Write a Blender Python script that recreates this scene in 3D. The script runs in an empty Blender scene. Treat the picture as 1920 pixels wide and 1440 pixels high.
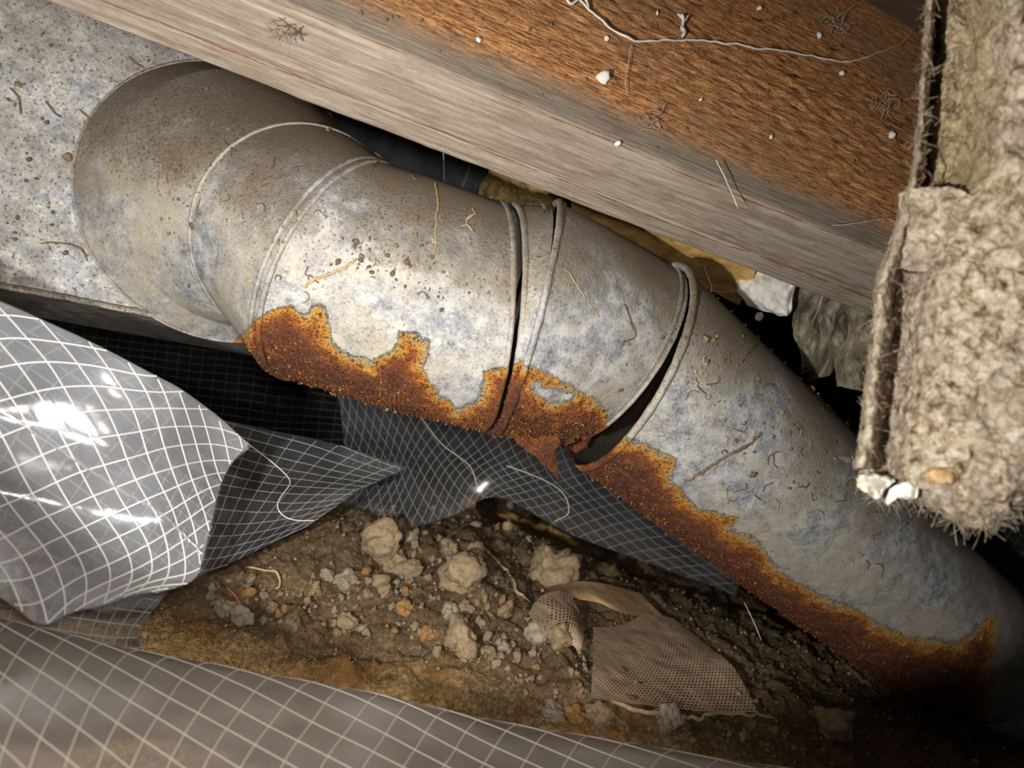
import bpy, math, random
import numpy as np
from mathutils import Vector, Matrix
random.seed(7)
rng = np.random.default_rng(7)
scene = bpy.context.scene

# ------------------------------------------------------------------ camera
FPX = 1387.0
ROLL = math.radians(20.0)
CAM = np.array([0.0, 0.0, 0.25])
F_ = np.array([0.0, 1.0, 0.0])
X_ = np.array([math.cos(ROLL), 0.0, math.sin(ROLL)])
Y_ = np.array([-math.sin(ROLL), 0.0, math.cos(ROLL)])
cd = bpy.data.cameras.new('camera'); cam = bpy.data.objects.new('camera', cd)
scene.collection.objects.link(cam); scene.camera = cam
cam.matrix_world = Matrix(((X_[0], Y_[0], -F_[0], CAM[0]), (X_[1], Y_[1], -F_[1], CAM[1]),
                           (X_[2], Y_[2], -F_[2], CAM[2]), (0, 0, 0, 1)))
cd.sensor_width = 36.0; cd.lens = FPX/1920*36; cd.clip_start = 0.01; cd.clip_end = 50
cd.dof.use_dof = True; cd.dof.focus_distance = 0.62; cd.dof.aperture_fstop = 6.0

def P(px, py, d):
    px = np.asarray(px, float); py = np.asarray(py, float); d = np.asarray(d, float)
    a = ((px-960)/FPX*d)[..., None]; b = ((720-py)/FPX*d)[..., None]
    return CAM + d[..., None]*F_ + a*X_ + b*Y_
def PIX(p):
    q = np.asarray(p) - CAM
    d = q@F_
    return 960+(q@X_)/d*FPX, 720-(q@Y_)/d*FPX, d
def C3(x, y, z):                       # camera-space vector (right, up, forward) to world
    return x*X_ + y*Y_ + z*F_

# ------------------------------------------------------------------ world, light, exposure
w = bpy.data.worlds.new('world'); scene.world = w; w.use_nodes = True
w.node_tree.nodes['Background'].inputs[0].default_value = (0.9, 0.93, 1.0, 1)
w.node_tree.nodes['Background'].inputs[1].default_value = 0.012
def spot(name, pos, aim, watt, size, blend, rad, col):
    l = bpy.data.lights.new(name, 'SPOT'); l.energy = watt; l.spot_size = math.radians(size)
    l.spot_blend = blend; l.shadow_soft_size = rad; l.color = col
    o = bpy.data.objects.new(name, l); scene.collection.objects.link(o)
    o.location = pos; dr = Vector(aim)-Vector(pos)
    o.rotation_euler = dr.to_track_quat('-Z', 'Y').to_euler(); return o
spot('torch_light', CAM+C3(-0.13, -0.03, 0.0), P(1060, 120, 0.62), 18.0, 93, 0.14, 0.006, (1.0, 0.96, 0.89))
spot('fill_spot', CAM+C3(0.012, 0.02, 0.0), P(420, 900, 0.62), 8.6, 100, 0.9, 0.02, (1.0, 0.92, 0.82))  # added fill lamp beside the lens, lifts the dark soil bank
fl = bpy.data.lights.new('bounce_light', 'AREA'); fl.energy = 0.35; fl.size = 0.5; fl.color = (1.0, 0.93, 0.84)
flo = bpy.data.objects.new('bounce_light', fl); scene.collection.objects.link(flo)
flo.location = CAM+C3(-0.25, 0.1, -0.35); flo.rotation_euler = (Vector(P(500, 900, 0.6))-flo.location).to_track_quat('-Z', 'Y').to_euler()
vs = scene.view_settings
vs.view_transform = 'Standard'; vs.look = 'None'; vs.gamma = 1.0; vs.exposure = 0.0; vs.use_curve_mapping = False

# ------------------------------------------------------------------ numpy noise
def _h(ix, iy, iz, seed):
    n = (ix.astype(np.int64)*374761393 + iy.astype(np.int64)*668265263 + iz.astype(np.int64)*2147483647 + seed*1274126177) & 0xffffffff
    n = ((n ^ (n >> 13))*1274126177) & 0xffffffff
    n = (n ^ (n >> 16)) & 0xffffffff
    return n/4294967295.0
def vn(p, seed=0):
    p = np.asarray(p, float); i = np.floor(p); f = p-i; f = f*f*(3-2*f); i = i.astype(np.int64)
    x, y, z = i[..., 0], i[..., 1], i[..., 2]; fx, fy, fz = f[..., 0], f[..., 1], f[..., 2]
    def L(a, b, t): return a+(b-a)*t
    r = L(L(L(_h(x, y, z, seed), _h(x+1, y, z, seed), fx), L(_h(x, y+1, z, seed), _h(x+1, y+1, z, seed), fx), fy),
          L(L(_h(x, y, z+1, seed), _h(x+1, y, z+1, seed), fx), L(_h(x, y+1, z+1, seed), _h(x+1, y+1, z+1, seed), fx), fy), fz)
    return r*2-1
def fbm(p, octv=4, seed=0, gain=0.5):
    p = np.asarray(p, float); s = 0; a = 1.0
    for k in range(octv):
        s = s+a*vn(p*(2.03**k)+k*7.3, seed+k); a *= gain
    return s
def sstep(a, b, x):
    t = np.clip((x-a)/(b-a), 0, 1); return t*t*(3-2*t)

# ------------------------------------------------------------------ object helpers
COL = scene.collection
def mesh_from(name, verts, faces, mat=None, smooth=True, uv=None, attrs=None):
    me = bpy.data.meshes.new(name)
    verts = np.ascontiguousarray(verts, dtype=np.float32).reshape(-1, 3)
    if isinstance(faces, np.ndarray):
        k = faces.shape[1]; n = len(faces)
        me.vertices.add(len(verts)); me.vertices.foreach_set('co', verts.ravel())
        me.loops.add(n*k); me.loops.foreach_set('vertex_index', faces.astype(np.int32).ravel())
        me.polygons.add(n); me.polygons.foreach_set('loop_start', np.arange(0, n*k, k, dtype=np.int32))
        me.update(calc_edges=True); me.validate()
    else:
        me.from_pydata([tuple(v) for v in verts], [], faces); me.update()
    if smooth: me.polygons.foreach_set('use_smooth', [True]*len(me.polygons))
    if uv is not None:
        l = me.uv_layers.new(name='UVMap')
        idx = np.empty(len(me.loops), dtype=np.int32); me.loops.foreach_get('vertex_index', idx)
        l.data.foreach_set('uv', np.ascontiguousarray(uv[idx], dtype=np.float32).ravel())
    for k, a in (attrs or {}).items():
        at = me.attributes.new(k, 'FLOAT', 'POINT'); at.data.foreach_set('value', np.ascontiguousarray(a, dtype=np.float32).ravel())
    if mat: me.materials.append(mat)
    return me
def link(name, me, parent=None, loc=None):
    o = bpy.data.objects.new(name, me); COL.objects.link(o)
    if parent:
        o.parent = parent
        o.location = -np.array(parent.location)
    if loc is not None: o.location = loc
    return o
def tag(o, label=None, cat=None, group=None, kind=None):
    if label: o['label'] = label
    if cat: o['category'] = cat
    if group: o['group'] = group
    if kind: o['kind'] = kind
    return o
def empty(name, loc, label, cat, group=None):
    o = bpy.data.objects.new(name, None); COL.objects.link(o); o.location = tuple(loc); o.empty_display_size = 0.02
    return tag(o, label, cat, group)
def grid_faces(n, m, cu=False, cv=False):
    iu = np.arange(n if cu else n-1); iv = np.arange(m if cv else m-1)
    a, b = np.meshgrid(iu, iv, indexing='ij'); a = a.ravel(); b = b.ravel()
    a1 = (a+1) % n; b1 = (b+1) % m
    return np.stack([a*m+b, a1*m+b, a1*m+b1, a*m+b1], 1)
def cr(pts, t):
    """catmull-rom through pts (n,k) at params t in [0,1]"""
    pts = np.asarray(pts, float); n = len(pts)
    ext = np.concatenate([[2*pts[0]-pts[1]], pts, [2*pts[-1]-pts[-2]]])
    s = np.clip(np.asarray(t), 0, 1)*(n-1); i = np.minimum(s.astype(int), n-2); f = (s-i)
    f = f.reshape(f.shape+(1,)*(pts.ndim-1))
    p0, p1, p2, p3 = ext[i], ext[i+1], ext[i+2], ext[i+3]
    return 0.5*((2*p1)+(-p0+p2)*f+(2*p0-5*p1+4*p2-p3)*f*f+(-p0+3*p1-3*p2+p3)*f**3)
def net_eval(net, s, t):
    """net (rows, cols, 3) in (px,py,d); s along rows, t along cols; s,t same-shape arrays (flat)"""
    net = np.asarray(net, float)
    rows = cr(net, s)                     # (N, cols, 3)
    N = len(s); nc = net.shape[1]
    ext = np.concatenate([2*rows[:, :1]-rows[:, 1:2], rows, 2*rows[:, -1:]-rows[:, -2:-1]], 1)
    q = np.clip(t, 0, 1)*(nc-1); i = np.minimum(q.astype(int), nc-2); f = (q-i)[:, None]; k = np.arange(N)
    p0, p1, p2, p3 = ext[k, i], ext[k, i+1], ext[k, i+2], ext[k, i+3]
    r = 0.5*((2*p1)+(-p0+p2)*f+(2*p0-5*p1+4*p2-p3)*f*f+(-p0+3*p1-3*p2+p3)*f**3)
    return P(r[:, 0], r[:, 1], r[:, 2])
def tube(pts, rad, sides=5, closed=False):
    pts = np.asarray(pts, float); n = len(pts)
    rad = np.broadcast_to(np.asarray(rad, float), (n,))
    if closed: tan = np.roll(pts, -1, 0)-np.roll(pts, 1, 0)
    else: tan = np.gradient(pts, axis=0)
    tan /= np.linalg.norm(tan, axis=1)[:, None]+1e-12
    ref = np.array([0.31, 0.2, 0.93]); N = np.cross(tan, ref); N /= np.linalg.norm(N, axis=1)[:, None]+1e-12
    B = np.cross(tan, N)
    a = np.arange(sides)/sides*2*math.pi
    v = pts[:, None]+rad[:, None, None]*(np.cos(a)[None, :, None]*N[:, None]+np.sin(a)[None, :, None]*B[:, None])
    return v.reshape(-1, 3), grid_faces(n, sides, closed, True)
def merge(parts):
    V = []; Fc = []; o = 0
    for v, f in parts:
        V.append(v); Fc.append(f+o); o += len(v)
    return np.concatenate(V), np.concatenate(Fc)

# ------------------------------------------------------------------ material helpers
class M:
    def __init__(s, name, rough=0.7, metal=0.0, spec=0.5):
        s.m = bpy.data.materials.new(name); s.m.use_nodes = True; s.t = s.m.node_tree; s.n = s.t.nodes; s.l = s.t.links
        s.b = s.n['Principled BSDF']; s.b.inputs['Roughness'].default_value = rough
        s.b.inputs['Metallic'].default_value = metal; s.b.inputs['Specular IOR Level'].default_value = spec
        s.tc = s.n.new('ShaderNodeTexCoord')
    def set(s, sock, v):
        if isinstance(v, bpy.types.NodeSocket): s.l.new(v, sock)
        elif isinstance(v, (tuple, list)) and len(v) == 3 and sock.type == 'RGBA': sock.default_value = (*v, 1)
        else: sock.default_value = v
    def coord(s, scale=(1, 1, 1), rot=(0, 0, 0), which='Object'):
        mp = s.n.new('ShaderNodeMapping'); s.l.new(s.tc.outputs[which], mp.inputs[0])
        mp.inputs['Scale'].default_value = scale; mp.inputs['Rotation'].default_value = rot; return mp.outputs[0]
    def noise(s, scale, detail=4, rough=0.55, vec=None, dist=0.0, col=False):
        nd = s.n.new('ShaderNodeTexNoise'); nd.inputs['Scale'].default_value = scale; nd.inputs['Detail'].default_value = detail
        nd.inputs['Roughness'].default_value = rough; nd.inputs['Distortion'].default_value = dist
        s.l.new(vec if vec is not None else s.tc.outputs['Object'], nd.inputs['Vector']); return nd.outputs[1 if col else 0]
    def voro(s, scale, vec=None, feature='F1', out='Distance', rnd=1.0):
        nd = s.n.new('ShaderNodeTexVoronoi'); nd.feature = feature; nd.inputs['Scale'].default_value = scale
        nd.inputs['Randomness'].default_value = rnd
        s.l.new(vec if vec is not None else s.tc.outputs['Object'], nd.inputs['Vector']); return nd.outputs[out]
    def ramp(s, fac, stops, interp='LINEAR'):
        nd = s.n.new('ShaderNodeValToRGB'); s.l.new(fac, nd.inputs[0]); cr_ = nd.color_ramp; cr_.interpolation = interp
        while len(cr_.elements) < len(stops): cr_.elements.new(0.5)
        for e, (p, c) in zip(cr_.elements, stops):
            e.position = p; e.color = (c, c, c, 1) if isinstance(c, (int, float)) else (*c, 1)
        return nd.outputs[0]
    def mix(s, fac, a, b, mode='MIX'):
        nd = s.n.new('ShaderNodeMix'); nd.data_type = 'RGBA'; nd.blend_type = mode
        s.set(nd.inputs[0], fac); s.set(nd.inputs[6], a); s.set(nd.inputs[7], b); return nd.outputs[2]
    def math(s, op, a, b=0.0, c=0.0, clamp=False):
        nd = s.n.new('ShaderNodeMath'); nd.operation = op; nd.use_clamp = clamp
        s.set(nd.inputs[0], a); s.set(nd.inputs[1], b)
        if len(nd.inputs) > 2: s.set(nd.inputs[2], c)
        return nd.outputs[0]
    def attr(s, name):
        nd = s.n.new('ShaderNodeAttribute'); nd.attribute_name = name; return nd.outputs['Fac']
    def bump(s, h, strength=0.5, dist=0.001, prev=None):
        nd = s.n.new('ShaderNodeBump'); nd.inputs['Strength'].default_value = strength; nd.inputs['Distance'].default_value = dist
        s.l.new(h, nd.inputs['Height'])
        if prev is not None: s.l.new(prev, nd.inputs['Normal'])
        return nd.outputs[0]
    def out(s, color=None, rough=None, normal=None, metal=None):
        if color is not None: s.set(s.b.inputs['Base Color'], color)
        if rough is not None: s.set(s.b.inputs['Roughness'], rough)
        if normal is not None: s.set(s.b.inputs['Normal'], normal)
        if metal is not None: s.set(s.b.inputs['Metallic'], metal)
        return s.m
    def upness(s):
        g = s.n.new('ShaderNodeNewGeometry'); sp = s.n.new('ShaderNodeSeparateXYZ'); s.l.new(g.outputs['True Normal'], sp.inputs[0]); return sp.outputs[2]

def plain(name, col, rough=0.8, nscale=300, var=0.35, bump=0.4, bd=0.0008, metal=0.0):
    m = M(name, rough, metal, 0.3)
    n = m.noise(nscale, 5, 0.6)
    lo = tuple(c*(1-var) for c in col); hi = tuple(min(1, c*(1+var)) for c in col)
    c = m.ramp(n, [(0.3, lo), (0.7, hi)])
    return m.out(c, normal=m.bump(n, bump, bd))

def duct_material(name, dusty=1.0, spangle=False):
    m = M(name, 0.5, 0.25, 0.35)
    big = m.noise(14, 5, 0.6); mid = m.noise(75, 6, 0.68); fine = m.noise(650, 4, 0.7); mott = m.noise(360, 5, 0.72)
    base = m.ramp(m.math('ADD', m.math('MULTIPLY', mid, 0.55), m.math('MULTIPLY', mott, 0.45)), [(0.40, (0.15, 0.165, 0.20)), (0.49, (0.33, 0.345, 0.375)), (0.58, (0.60, 0.60, 0.58))])
    if spangle:
        vo = m.voro(75, out='Color'); sep = m.n.new('ShaderNodeSeparateColor'); m.l.new(vo, sep.inputs[0])
        sp = m.ramp(sep.outputs[0], [(0.0, (0.36, 0.39, 0.45)), (0.5, (0.50, 0.53, 0.58)), (1.0, (0.70, 0.72, 0.76))])
        base = m.mix(0.6, base, sp)
        white = m.ramp(m.math('ADD', mid, m.math('MULTIPLY', big, 0.4)), [(0.66, 0.0), (0.86, 0.8)])
        base = m.mix(white, base, (0.80, 0.79, 0.77))
    # warm cloudy oxide, stronger where the noise is high
    warm = m.ramp(m.math('ADD', m.math('MULTIPLY', big, 0.7), m.math('MULTIPLY', mott, 0.5)), [(0.53, 0.0), (0.68, 0.85 if not spangle else 0.30)])
    c = m.mix(warm, base, (0.47, 0.415, 0.32))
    spk = m.ramp(mott, [(0.57, 0.0), (0.63, 0.7)])
    c = m.mix(spk, c, (0.19, 0.16, 0.125))
    wsp = m.ramp(m.noise(420, 3, 0.6), [(0.60, 0.0), (0.70, 0.5)])
    c = m.mix(wsp, c, (0.74, 0.71, 0.64))
    # settled dust on faces that look up
    up = m.upness()
    d = m.math('ADD', up, m.math('MULTIPLY', m.math('SUBTRACT', big, 0.5), 1.5))
    d = m.math('ADD', d, m.math('MULTIPLY', m.math('SUBTRACT', mott, 0.5), 1.0))
    dm = m.math('MULTIPLY', m.ramp(d, [(0.10, 0.0), (0.80, 1.0)]), dusty)
    dc = m.ramp(fine, [(0.3, (0.14, 0.105, 0.07)), (0.7, (0.30, 0.235, 0.165))])
    c = m.mix(dm, c, dc)
    at = m.attr('dirt'); dd = m.math('MULTIPLY', at, m.ramp(m.math('ADD', mott, m.math('MULTIPLY', big, 0.3)), [(0.45, 0.25), (0.75, 1.0)]))
    c = m.mix(dd, c, dc)
    # rust
    ra = m.attr('rust')
    e = m.math('ADD', ra, m.math('MULTIPLY', m.math('SUBTRACT', m.noise(90, 6, 0.72), 0.5), 0.62))
    e = m.math('ADD', e, m.math('MULTIPLY', m.math('SUBTRACT', fine, 0.5), 0.22))
    ei = m.math('SUBTRACT', e, m.math('MULTIPLY', m.ramp(m.noise(42, 4, 0.6), [(0.42, 0.0), (0.62, 1.0)]), 0.30))
    rc = m.ramp(m.math('MULTIPLY_ADD', ei, 0.5, 0.5), [(0.42, (0.62, 0.50, 0.30)), (0.50, (0.74, 0.42, 0.10)), (0.57, (0.76, 0.30, 0.04)), (0.64, (0.38, 0.12, 0.032)), (0.76, (0.25, 0.082, 0.032)), (0.93, (0.14, 0.048, 0.026))])
    ov = m.ramp(m.noise(150, 6, 0.75), [(0.55, 0.0), (0.62, 0.85)])
    rc = m.mix(m.math('MULTIPLY', ov, m.ramp(m.math('MULTIPLY_ADD', e, 0.5, 0.5), [(0.55, 0.0), (0.62, 0.8)])), rc, (0.50, 0.17, 0.022))
    g = m.ramp(m.noise(700, 3, 0.6), [(0.60, 0.0), (0.66, 0.7)])
    rc = m.mix(g, rc, (0.46, 0.32, 0.22))
    dk = m.ramp(m.noise(520, 4, 0.65), [(0.40, 0.8), (0.47, 0.0)])
    rc = m.mix(dk, rc, (0.05, 0.018, 0.01))
    rm = m.ramp(m.math('MULTIPLY_ADD', e, 0.5, 0.5), [(0.468, 0.0), (0.512, 1.0)])
    c = m.mix(rm, c, rc)
    rough = m.mix(rm, m.ramp(mid, [(0.3, 0.58), (0.7, 0.78)]), (0.62, 0.62, 0.62))
    rough = m.mix(dm, rough, (0.9, 0.9, 0.9))
    met = m.math('MULTIPLY', m.math('SUBTRACT', 1.0, rm, clamp=True), m.math('MULTIPLY', m.math('SUBTRACT', 1.0, dm, clamp=True), 0.08))
    nb = m.bump(fine, 0.25, 0.0006); nb = m.bump(m.math('MULTIPLY', fine, m.math('MAXIMUM', rm, dm)), 1.0, 0.003, nb)
    nb = m.bump(m.ramp(mott, [(0.6, 0.0), (0.75, 1.0)]), 0.5, 0.0006, nb)
    return m.out(c, rough, nb, met)

MAT_DUCT = duct_material('galvanized_rusting', 1.0)
MAT_PLEN = duct_material('galvanized_spangle', 0.8, True)

# ------------------------------------------------------------------ soil floor
def ground_h(x, y):
    p = np.stack([x, y, np.zeros_like(x)], -1)
    z = 0.055*sstep(0.50, 0.80, y) + 0.02*fbm(p*5, 3, 3)
    z = z - 0.05*sstep(0.50, 0.36, y)
    rough = sstep(0.50, 0.60, y+0.05*vn(p*14, 9)+0.1*np.clip(x-0.05, 0, 1))
    cl = fbm(p*38, 4, 11, 0.6); z = z+(0.001+0.0065*rough)*cl
    z = z+0.0018*fbm(p*150, 3, 21, 0.7)
    z = z+0.004*rough*np.abs(vn(p*75, 5))
    return z-0.012
gx = np.concatenate([np.linspace(-1.6, -0.52, 14, endpoint=False), np.arange(-0.52, 1.05, 0.0026), np.linspace(1.06, 2.4, 16)])
gy = np.concatenate([np.linspace(0.0, 0.34, 16, endpoint=False), np.arange(0.34, 0.95, 0.0024), np.arange(0.95, 1.5, 0.006), np.linspace(1.52, 2.6, 14)])
GX, GY = np.meshgrid(gx, gy, indexing='ij')
GZ = ground_h(GX, GY)
gp = np.stack([GX, GY, GZ], -1).reshape(-1, 3)
rustyness = sstep(0.65, 0.53, gp[:, 1]+0.06*vn(gp*12, 31)+0.10*np.clip(gp[:, 0]-0.05, 0, 1))
m = M('soil_earth', 0.95, 0, 0.15)
n1 = m.noise(22, 6, 0.65); n2 = m.noise(260, 5, 0.7); n3 = m.noise(900, 3, 0.6)
c = m.ramp(n2, [(0.3, (0.07, 0.045, 0.024)), (0.5, (0.16, 0.11, 0.06)), (0.7, (0.32, 0.235, 0.145))])
c = m.mix(m.ramp(n1, [(0.4, 0.0), (0.62, 0.6)]), c, (0.055, 0.038, 0.022))
rc = m.ramp(n2, [(0.32, (0.16, 0.09, 0.03)), (0.5, (0.55, 0.36, 0.15)), (0.66, (0.80, 0.62, 0.36))])
rc = m.mix(m.ramp(n1, [(0.48, 0.0), (0.64, 0.75)]), rc, (0.56, 0.25, 0.06))
c = m.mix(m.attr('rusty'), c, rc)
nb = m.bump(n2, 0.8, 0.0022); nb = m.bump(n3, 0.8, 0.0012, nb)
MAT_SOIL = m.out(c, normal=nb)
me = mesh_from('floor', gp, grid_faces(len(gx), len(gy)), MAT_SOIL, attrs={'rusty': rustyness})
tag(link('floor', me), 'dark brown earth floor with a rusty sandy front bank', kind='structure')

def ground_hit(px, py, dmin=0.3, dmax=2.2):
    ds = np.arange(dmin, dmax, 0.003)
    p = P(np.full_like(ds, px), np.full_like(ds, py), ds)
    below = p[:, 2] < ground_h(p[:, 0], p[:, 1])
    i = int(np.argmax(below)) if below.any() else len(ds)-1
    return float(ds[i])
def gpt(px, py): return P(px, py, ground_hit(px, py))

# other faces of the crawl space
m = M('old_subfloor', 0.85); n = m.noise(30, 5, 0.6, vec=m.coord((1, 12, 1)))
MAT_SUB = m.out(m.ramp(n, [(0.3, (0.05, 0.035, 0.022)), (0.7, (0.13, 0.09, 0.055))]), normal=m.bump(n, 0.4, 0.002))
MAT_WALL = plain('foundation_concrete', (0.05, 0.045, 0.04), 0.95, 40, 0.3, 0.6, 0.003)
def box(x0, x1, y0, y1, z0, z1):
    v = np.array([[x, y, z] for x in (x0, x1) for y in (y0, y1) for z in (z0, z1)], float)
    f = [(0, 1, 3, 2), (4, 6, 7, 5), (0, 4, 5, 1), (2, 3, 7, 6), (0, 2, 6, 4), (1, 5, 7, 3)]
    return v, f
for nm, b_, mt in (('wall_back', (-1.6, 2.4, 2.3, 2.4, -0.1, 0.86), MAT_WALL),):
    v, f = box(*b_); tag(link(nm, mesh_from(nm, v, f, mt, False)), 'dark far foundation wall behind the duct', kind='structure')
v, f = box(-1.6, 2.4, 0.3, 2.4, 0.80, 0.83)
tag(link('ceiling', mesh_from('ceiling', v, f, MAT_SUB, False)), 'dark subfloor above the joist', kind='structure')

# ------------------------------------------------------------------ duct stations
def pt_in_poly(x, y, poly):
    ins = np.zeros(x.shape, bool); n = len(poly); j = n-1
    for i in range(n):
        xi, yi = poly[i]; xj, yj = poly[j]
        c_ = ((yi > y) != (yj > y)) & (x < (xj-xi)*(y-yi)/(yj-yi+1e-9)+xi); ins ^= c_; j = i
    return ins
def poly_sd(x, y, line, poly):
    dmin = np.full(x.shape, 1e9)
    for (x0, y0), (x1, y1) in zip(line[:-1], line[1:]):
        dx, dy = x1-x0, y1-y0; t = np.clip(((x-x0)*dx+(y-y0)*dy)/(dx*dx+dy*dy+1e-9), 0, 1)
        dmin = np.minimum(dmin, np.hypot(x-x0-t*dx, y-y0-t*dy))
    return np.where(pt_in_poly(x, y, poly), dmin, -dmin)
R_EL = [(440, 640), (462, 622), (478, 596), (520, 582), (545, 572), (568, 592), (585, 578), (602, 568), (612, 590), (626, 650), (650, 664), (700, 676), (742, 652), (750, 624), (775, 628), (803, 642), (806, 664), (788, 690), (822, 738), (858, 768), (893, 757), (908, 702), (940, 688), (978, 680), (1010, 694), (1062, 718), (1118, 752), (1140, 770)]
P_EL = R_EL + [(1120, 1000), (380, 1000)]
R_HOLE = [(1000, 716), (1040, 730), (1078, 738), (1070, 752), (1030, 758), (1004, 742), (1000, 716)]
R_PI = [(1040, 900), (1072, 868), (1100, 812), (1132, 788), (1168, 792), (1178, 822), (1232, 846), (1266, 860), (1258, 900), (1285, 932), (1310, 955), (1382, 970), (1368, 995), (1415, 1010), (1462, 1072), (1530, 1112), (1600, 1140), (1640, 1165), (1700, 1195), (1800, 1205), (1838, 1170), (1868, 1152), (1872, 1200), (1856, 1290), (1850, 1400)]
P_PI = R_PI + [(1000, 1400)]

def station(U, L, b, R):
    """circle whose image chord runs U (top edge) to L (bottom edge), bulging b px forward"""
    U = np.array(U, float); L = np.array(L, float); C = (U+L)/2; h = np.linalg.norm(U-L)/2
    d = R*FPX/h; u2 = (U-L)/(2*h); w2 = np.array([-u2[1], u2[0]])
    u = C3(u2[0], -u2[1], 0); wv = C3(w2[0], -w2[1], 0); s = np.clip(b/h, -0.97, 0.97)
    v = -math.sqrt(1-s*s)*F_ + s*wv
    return dict(C=P(C[0], C[1], d), u=u, v=v, R=R)
ST = {
 '0':  station((425, 118), (455, 640), -222, 0.133),
 '0b': station((505, 142), (440, 612), -196, 0.1160),
 'A':  station((676, 272), (458, 612), -150, 0.094),
 'B':  station((736, 318), (528, 706), -42, 0.100),
 'C':  station((930, 385), (900, 808), 46, 0.100),
 'C2': station((952, 388), (915, 810), 42, 0.0985),
 'D0': station((1024, 392), (929, 812), 27, 0.0992),
 'D':  station((1040, 384), (930, 812), 22, 0.100),
 'E1': station((1248, 494), (1042, 822), 60, 0.0985),
 'P1': station((1262, 498), (1078, 872), 47, 0.101),
 'P2': station((1858, 1062), (1640, 1272), 48, 0.100),
 'P3': station((1905, 1100), (1715, 1312), 90, 0.100),
 'P4': station((2060, 1180), (1960, 1440), 60, 0.100),
}
NT = 620
def ring(s, k=1.0, n=NT):
    t = np.arange(n)/n*2*math.pi
    return s['C']+s['R']*k*(np.cos(t)[:, None]*s['u']+np.sin(t)[:, None]*s['v'])
DUCTPTS = []
def duct_shell(name, parent, sts, step=0.0013, label=None, bulge=0.0, gran=1.0, ends=None):
    rings = [ring(ST[k]) for k in sts]; rows = []
    for i, (a, b) in enumerate(zip(rings[:-1], rings[1:])):
        L = np.linalg.norm(b-a, axis=1).max(); n = max(4, int(L/step))
        tt = np.linspace(0, 1, n, endpoint=(i == len(rings)-2))
        for t in tt: rows.append((a*(1-t)+b*t, (i+t)/(len(rings)-1)))
    fr = np.array([r[1] for r in rows]); g = np.array([r[0] for r in rows])
    cen = g.mean(1, keepdims=True); rad = g-cen; rl = np.linalg.norm(rad, axis=2, keepdims=True); nr = rad/rl
    g = g+nr*(bulge*np.sin(fr*math.pi))[:, None, None]
    x, y, d = PIX(g)
    th = np.arange(NT)/NT*2*math.pi
    front = np.sin(th)[None, :] > -0.15
    pipe = sts[0].startswith('P')
    line, poly = (R_PI, P_PI) if pipe else (R_EL, P_EL)
    sd = poly_sd(x, y, line, poly)
    if not pipe:
        sd = np.minimum(sd, -poly_sd(x, y, R_HOLE, R_HOLE))
    back = 60*sstep(-0.55, -0.85, np.cos(th))[None, :]*np.ones_like(x) - 15
    rust = np.where(front, sd, back)/55.0; rust = np.clip(rust, -1, 1)
    nz = fbm(g*160, 3, 41, 0.6); nz2 = vn(g*420, 45)
    rm = sstep(0.0, 0.35, rust+0.3*nz*0.5)
    disp = 0.0006*fbm(g*9, 2, 51)+0.0003*fbm(g*40, 2, 55)+rm*(0.0013*nz+0.0014*np.abs(nz2)-0.0004)*gran
    g = g+nr*disp[:, :, None]
    n, mm = len(rows), NT
    dirt = np.zeros((n, mm))
    if not pipe:                                   # thick dust on the crown of the first gores
        gi = {'0': 1.35, 'A': 1.0, 'B': 0.55}.get(sts[0], 0.25); gn = 0.5+0.5*fbm(g*26, 3, 47)
        dirt = np.clip(gi*sstep(-0.35, 0.75, np.cos(th)[None, :]+0.35*fbm(g*22, 3, 48))+0.0*gn, 0, 1)
    else: dirt = 0.45*sstep(0.1, 0.8, np.cos(th)[None, :]+0.4*fbm(g*22, 3, 48))
    me = mesh_from(name, g.reshape(-1, 3), grid_faces(n, mm, False, True), MAT_DUCT, attrs={'rust': rust.ravel(), 'dirt': dirt.ravel()})
    o = link(name, me, parent)
    if label: o['label'] = label
    st = (slice(None, None, 3), slice(None, None, 3))
    vis = (nr@F_ < -0.02)
    xx, yy, _ = PIX(g)
    k = vis[st]
    DUCTPTS.append(np.concatenate([g[st][k], nr[st][k], xx[st][k][:, None], yy[st][k][:, None], rust[st][k][:, None]], 1))
    return o
def bead(name, parent, s, k, r, arc=None, off=0.0, label=None, wob=0.0):
    st = ST[s]; t = np.linspace(0, 2*math.pi, 240, endpoint=False) if arc is None else np.linspace(arc[0], arc[1], 100)
    nrm = np.cross(st['u'], st['v'])
    p = st['C']+st['R']*k*(np.cos(t)[:, None]*st['u']+np.sin(t)[:, None]*st['v'])+off*nrm
    p = p+wob*fbm(p*30, 2, 71)[:, None]*nrm
    v, f = tube(p, r*(1+0.12*fbm(p*120, 2, 73)), 10, arc is None)
    x, y, d = PIX(v)
    pipe = s.startswith('P'); line, poly = (R_PI, P_PI) if pipe else (R_EL, P_EL)
    rust = np.clip(poly_sd(x, y, line, poly)/55-0.05, -1, 1)
    o = link(name, mesh_from(name, v, f, MAT_DUCT, attrs={'rust': rust, 'dirt': np.full(len(v), 0.35)}), parent)
    if label: o['label'] = label
    return o

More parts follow.
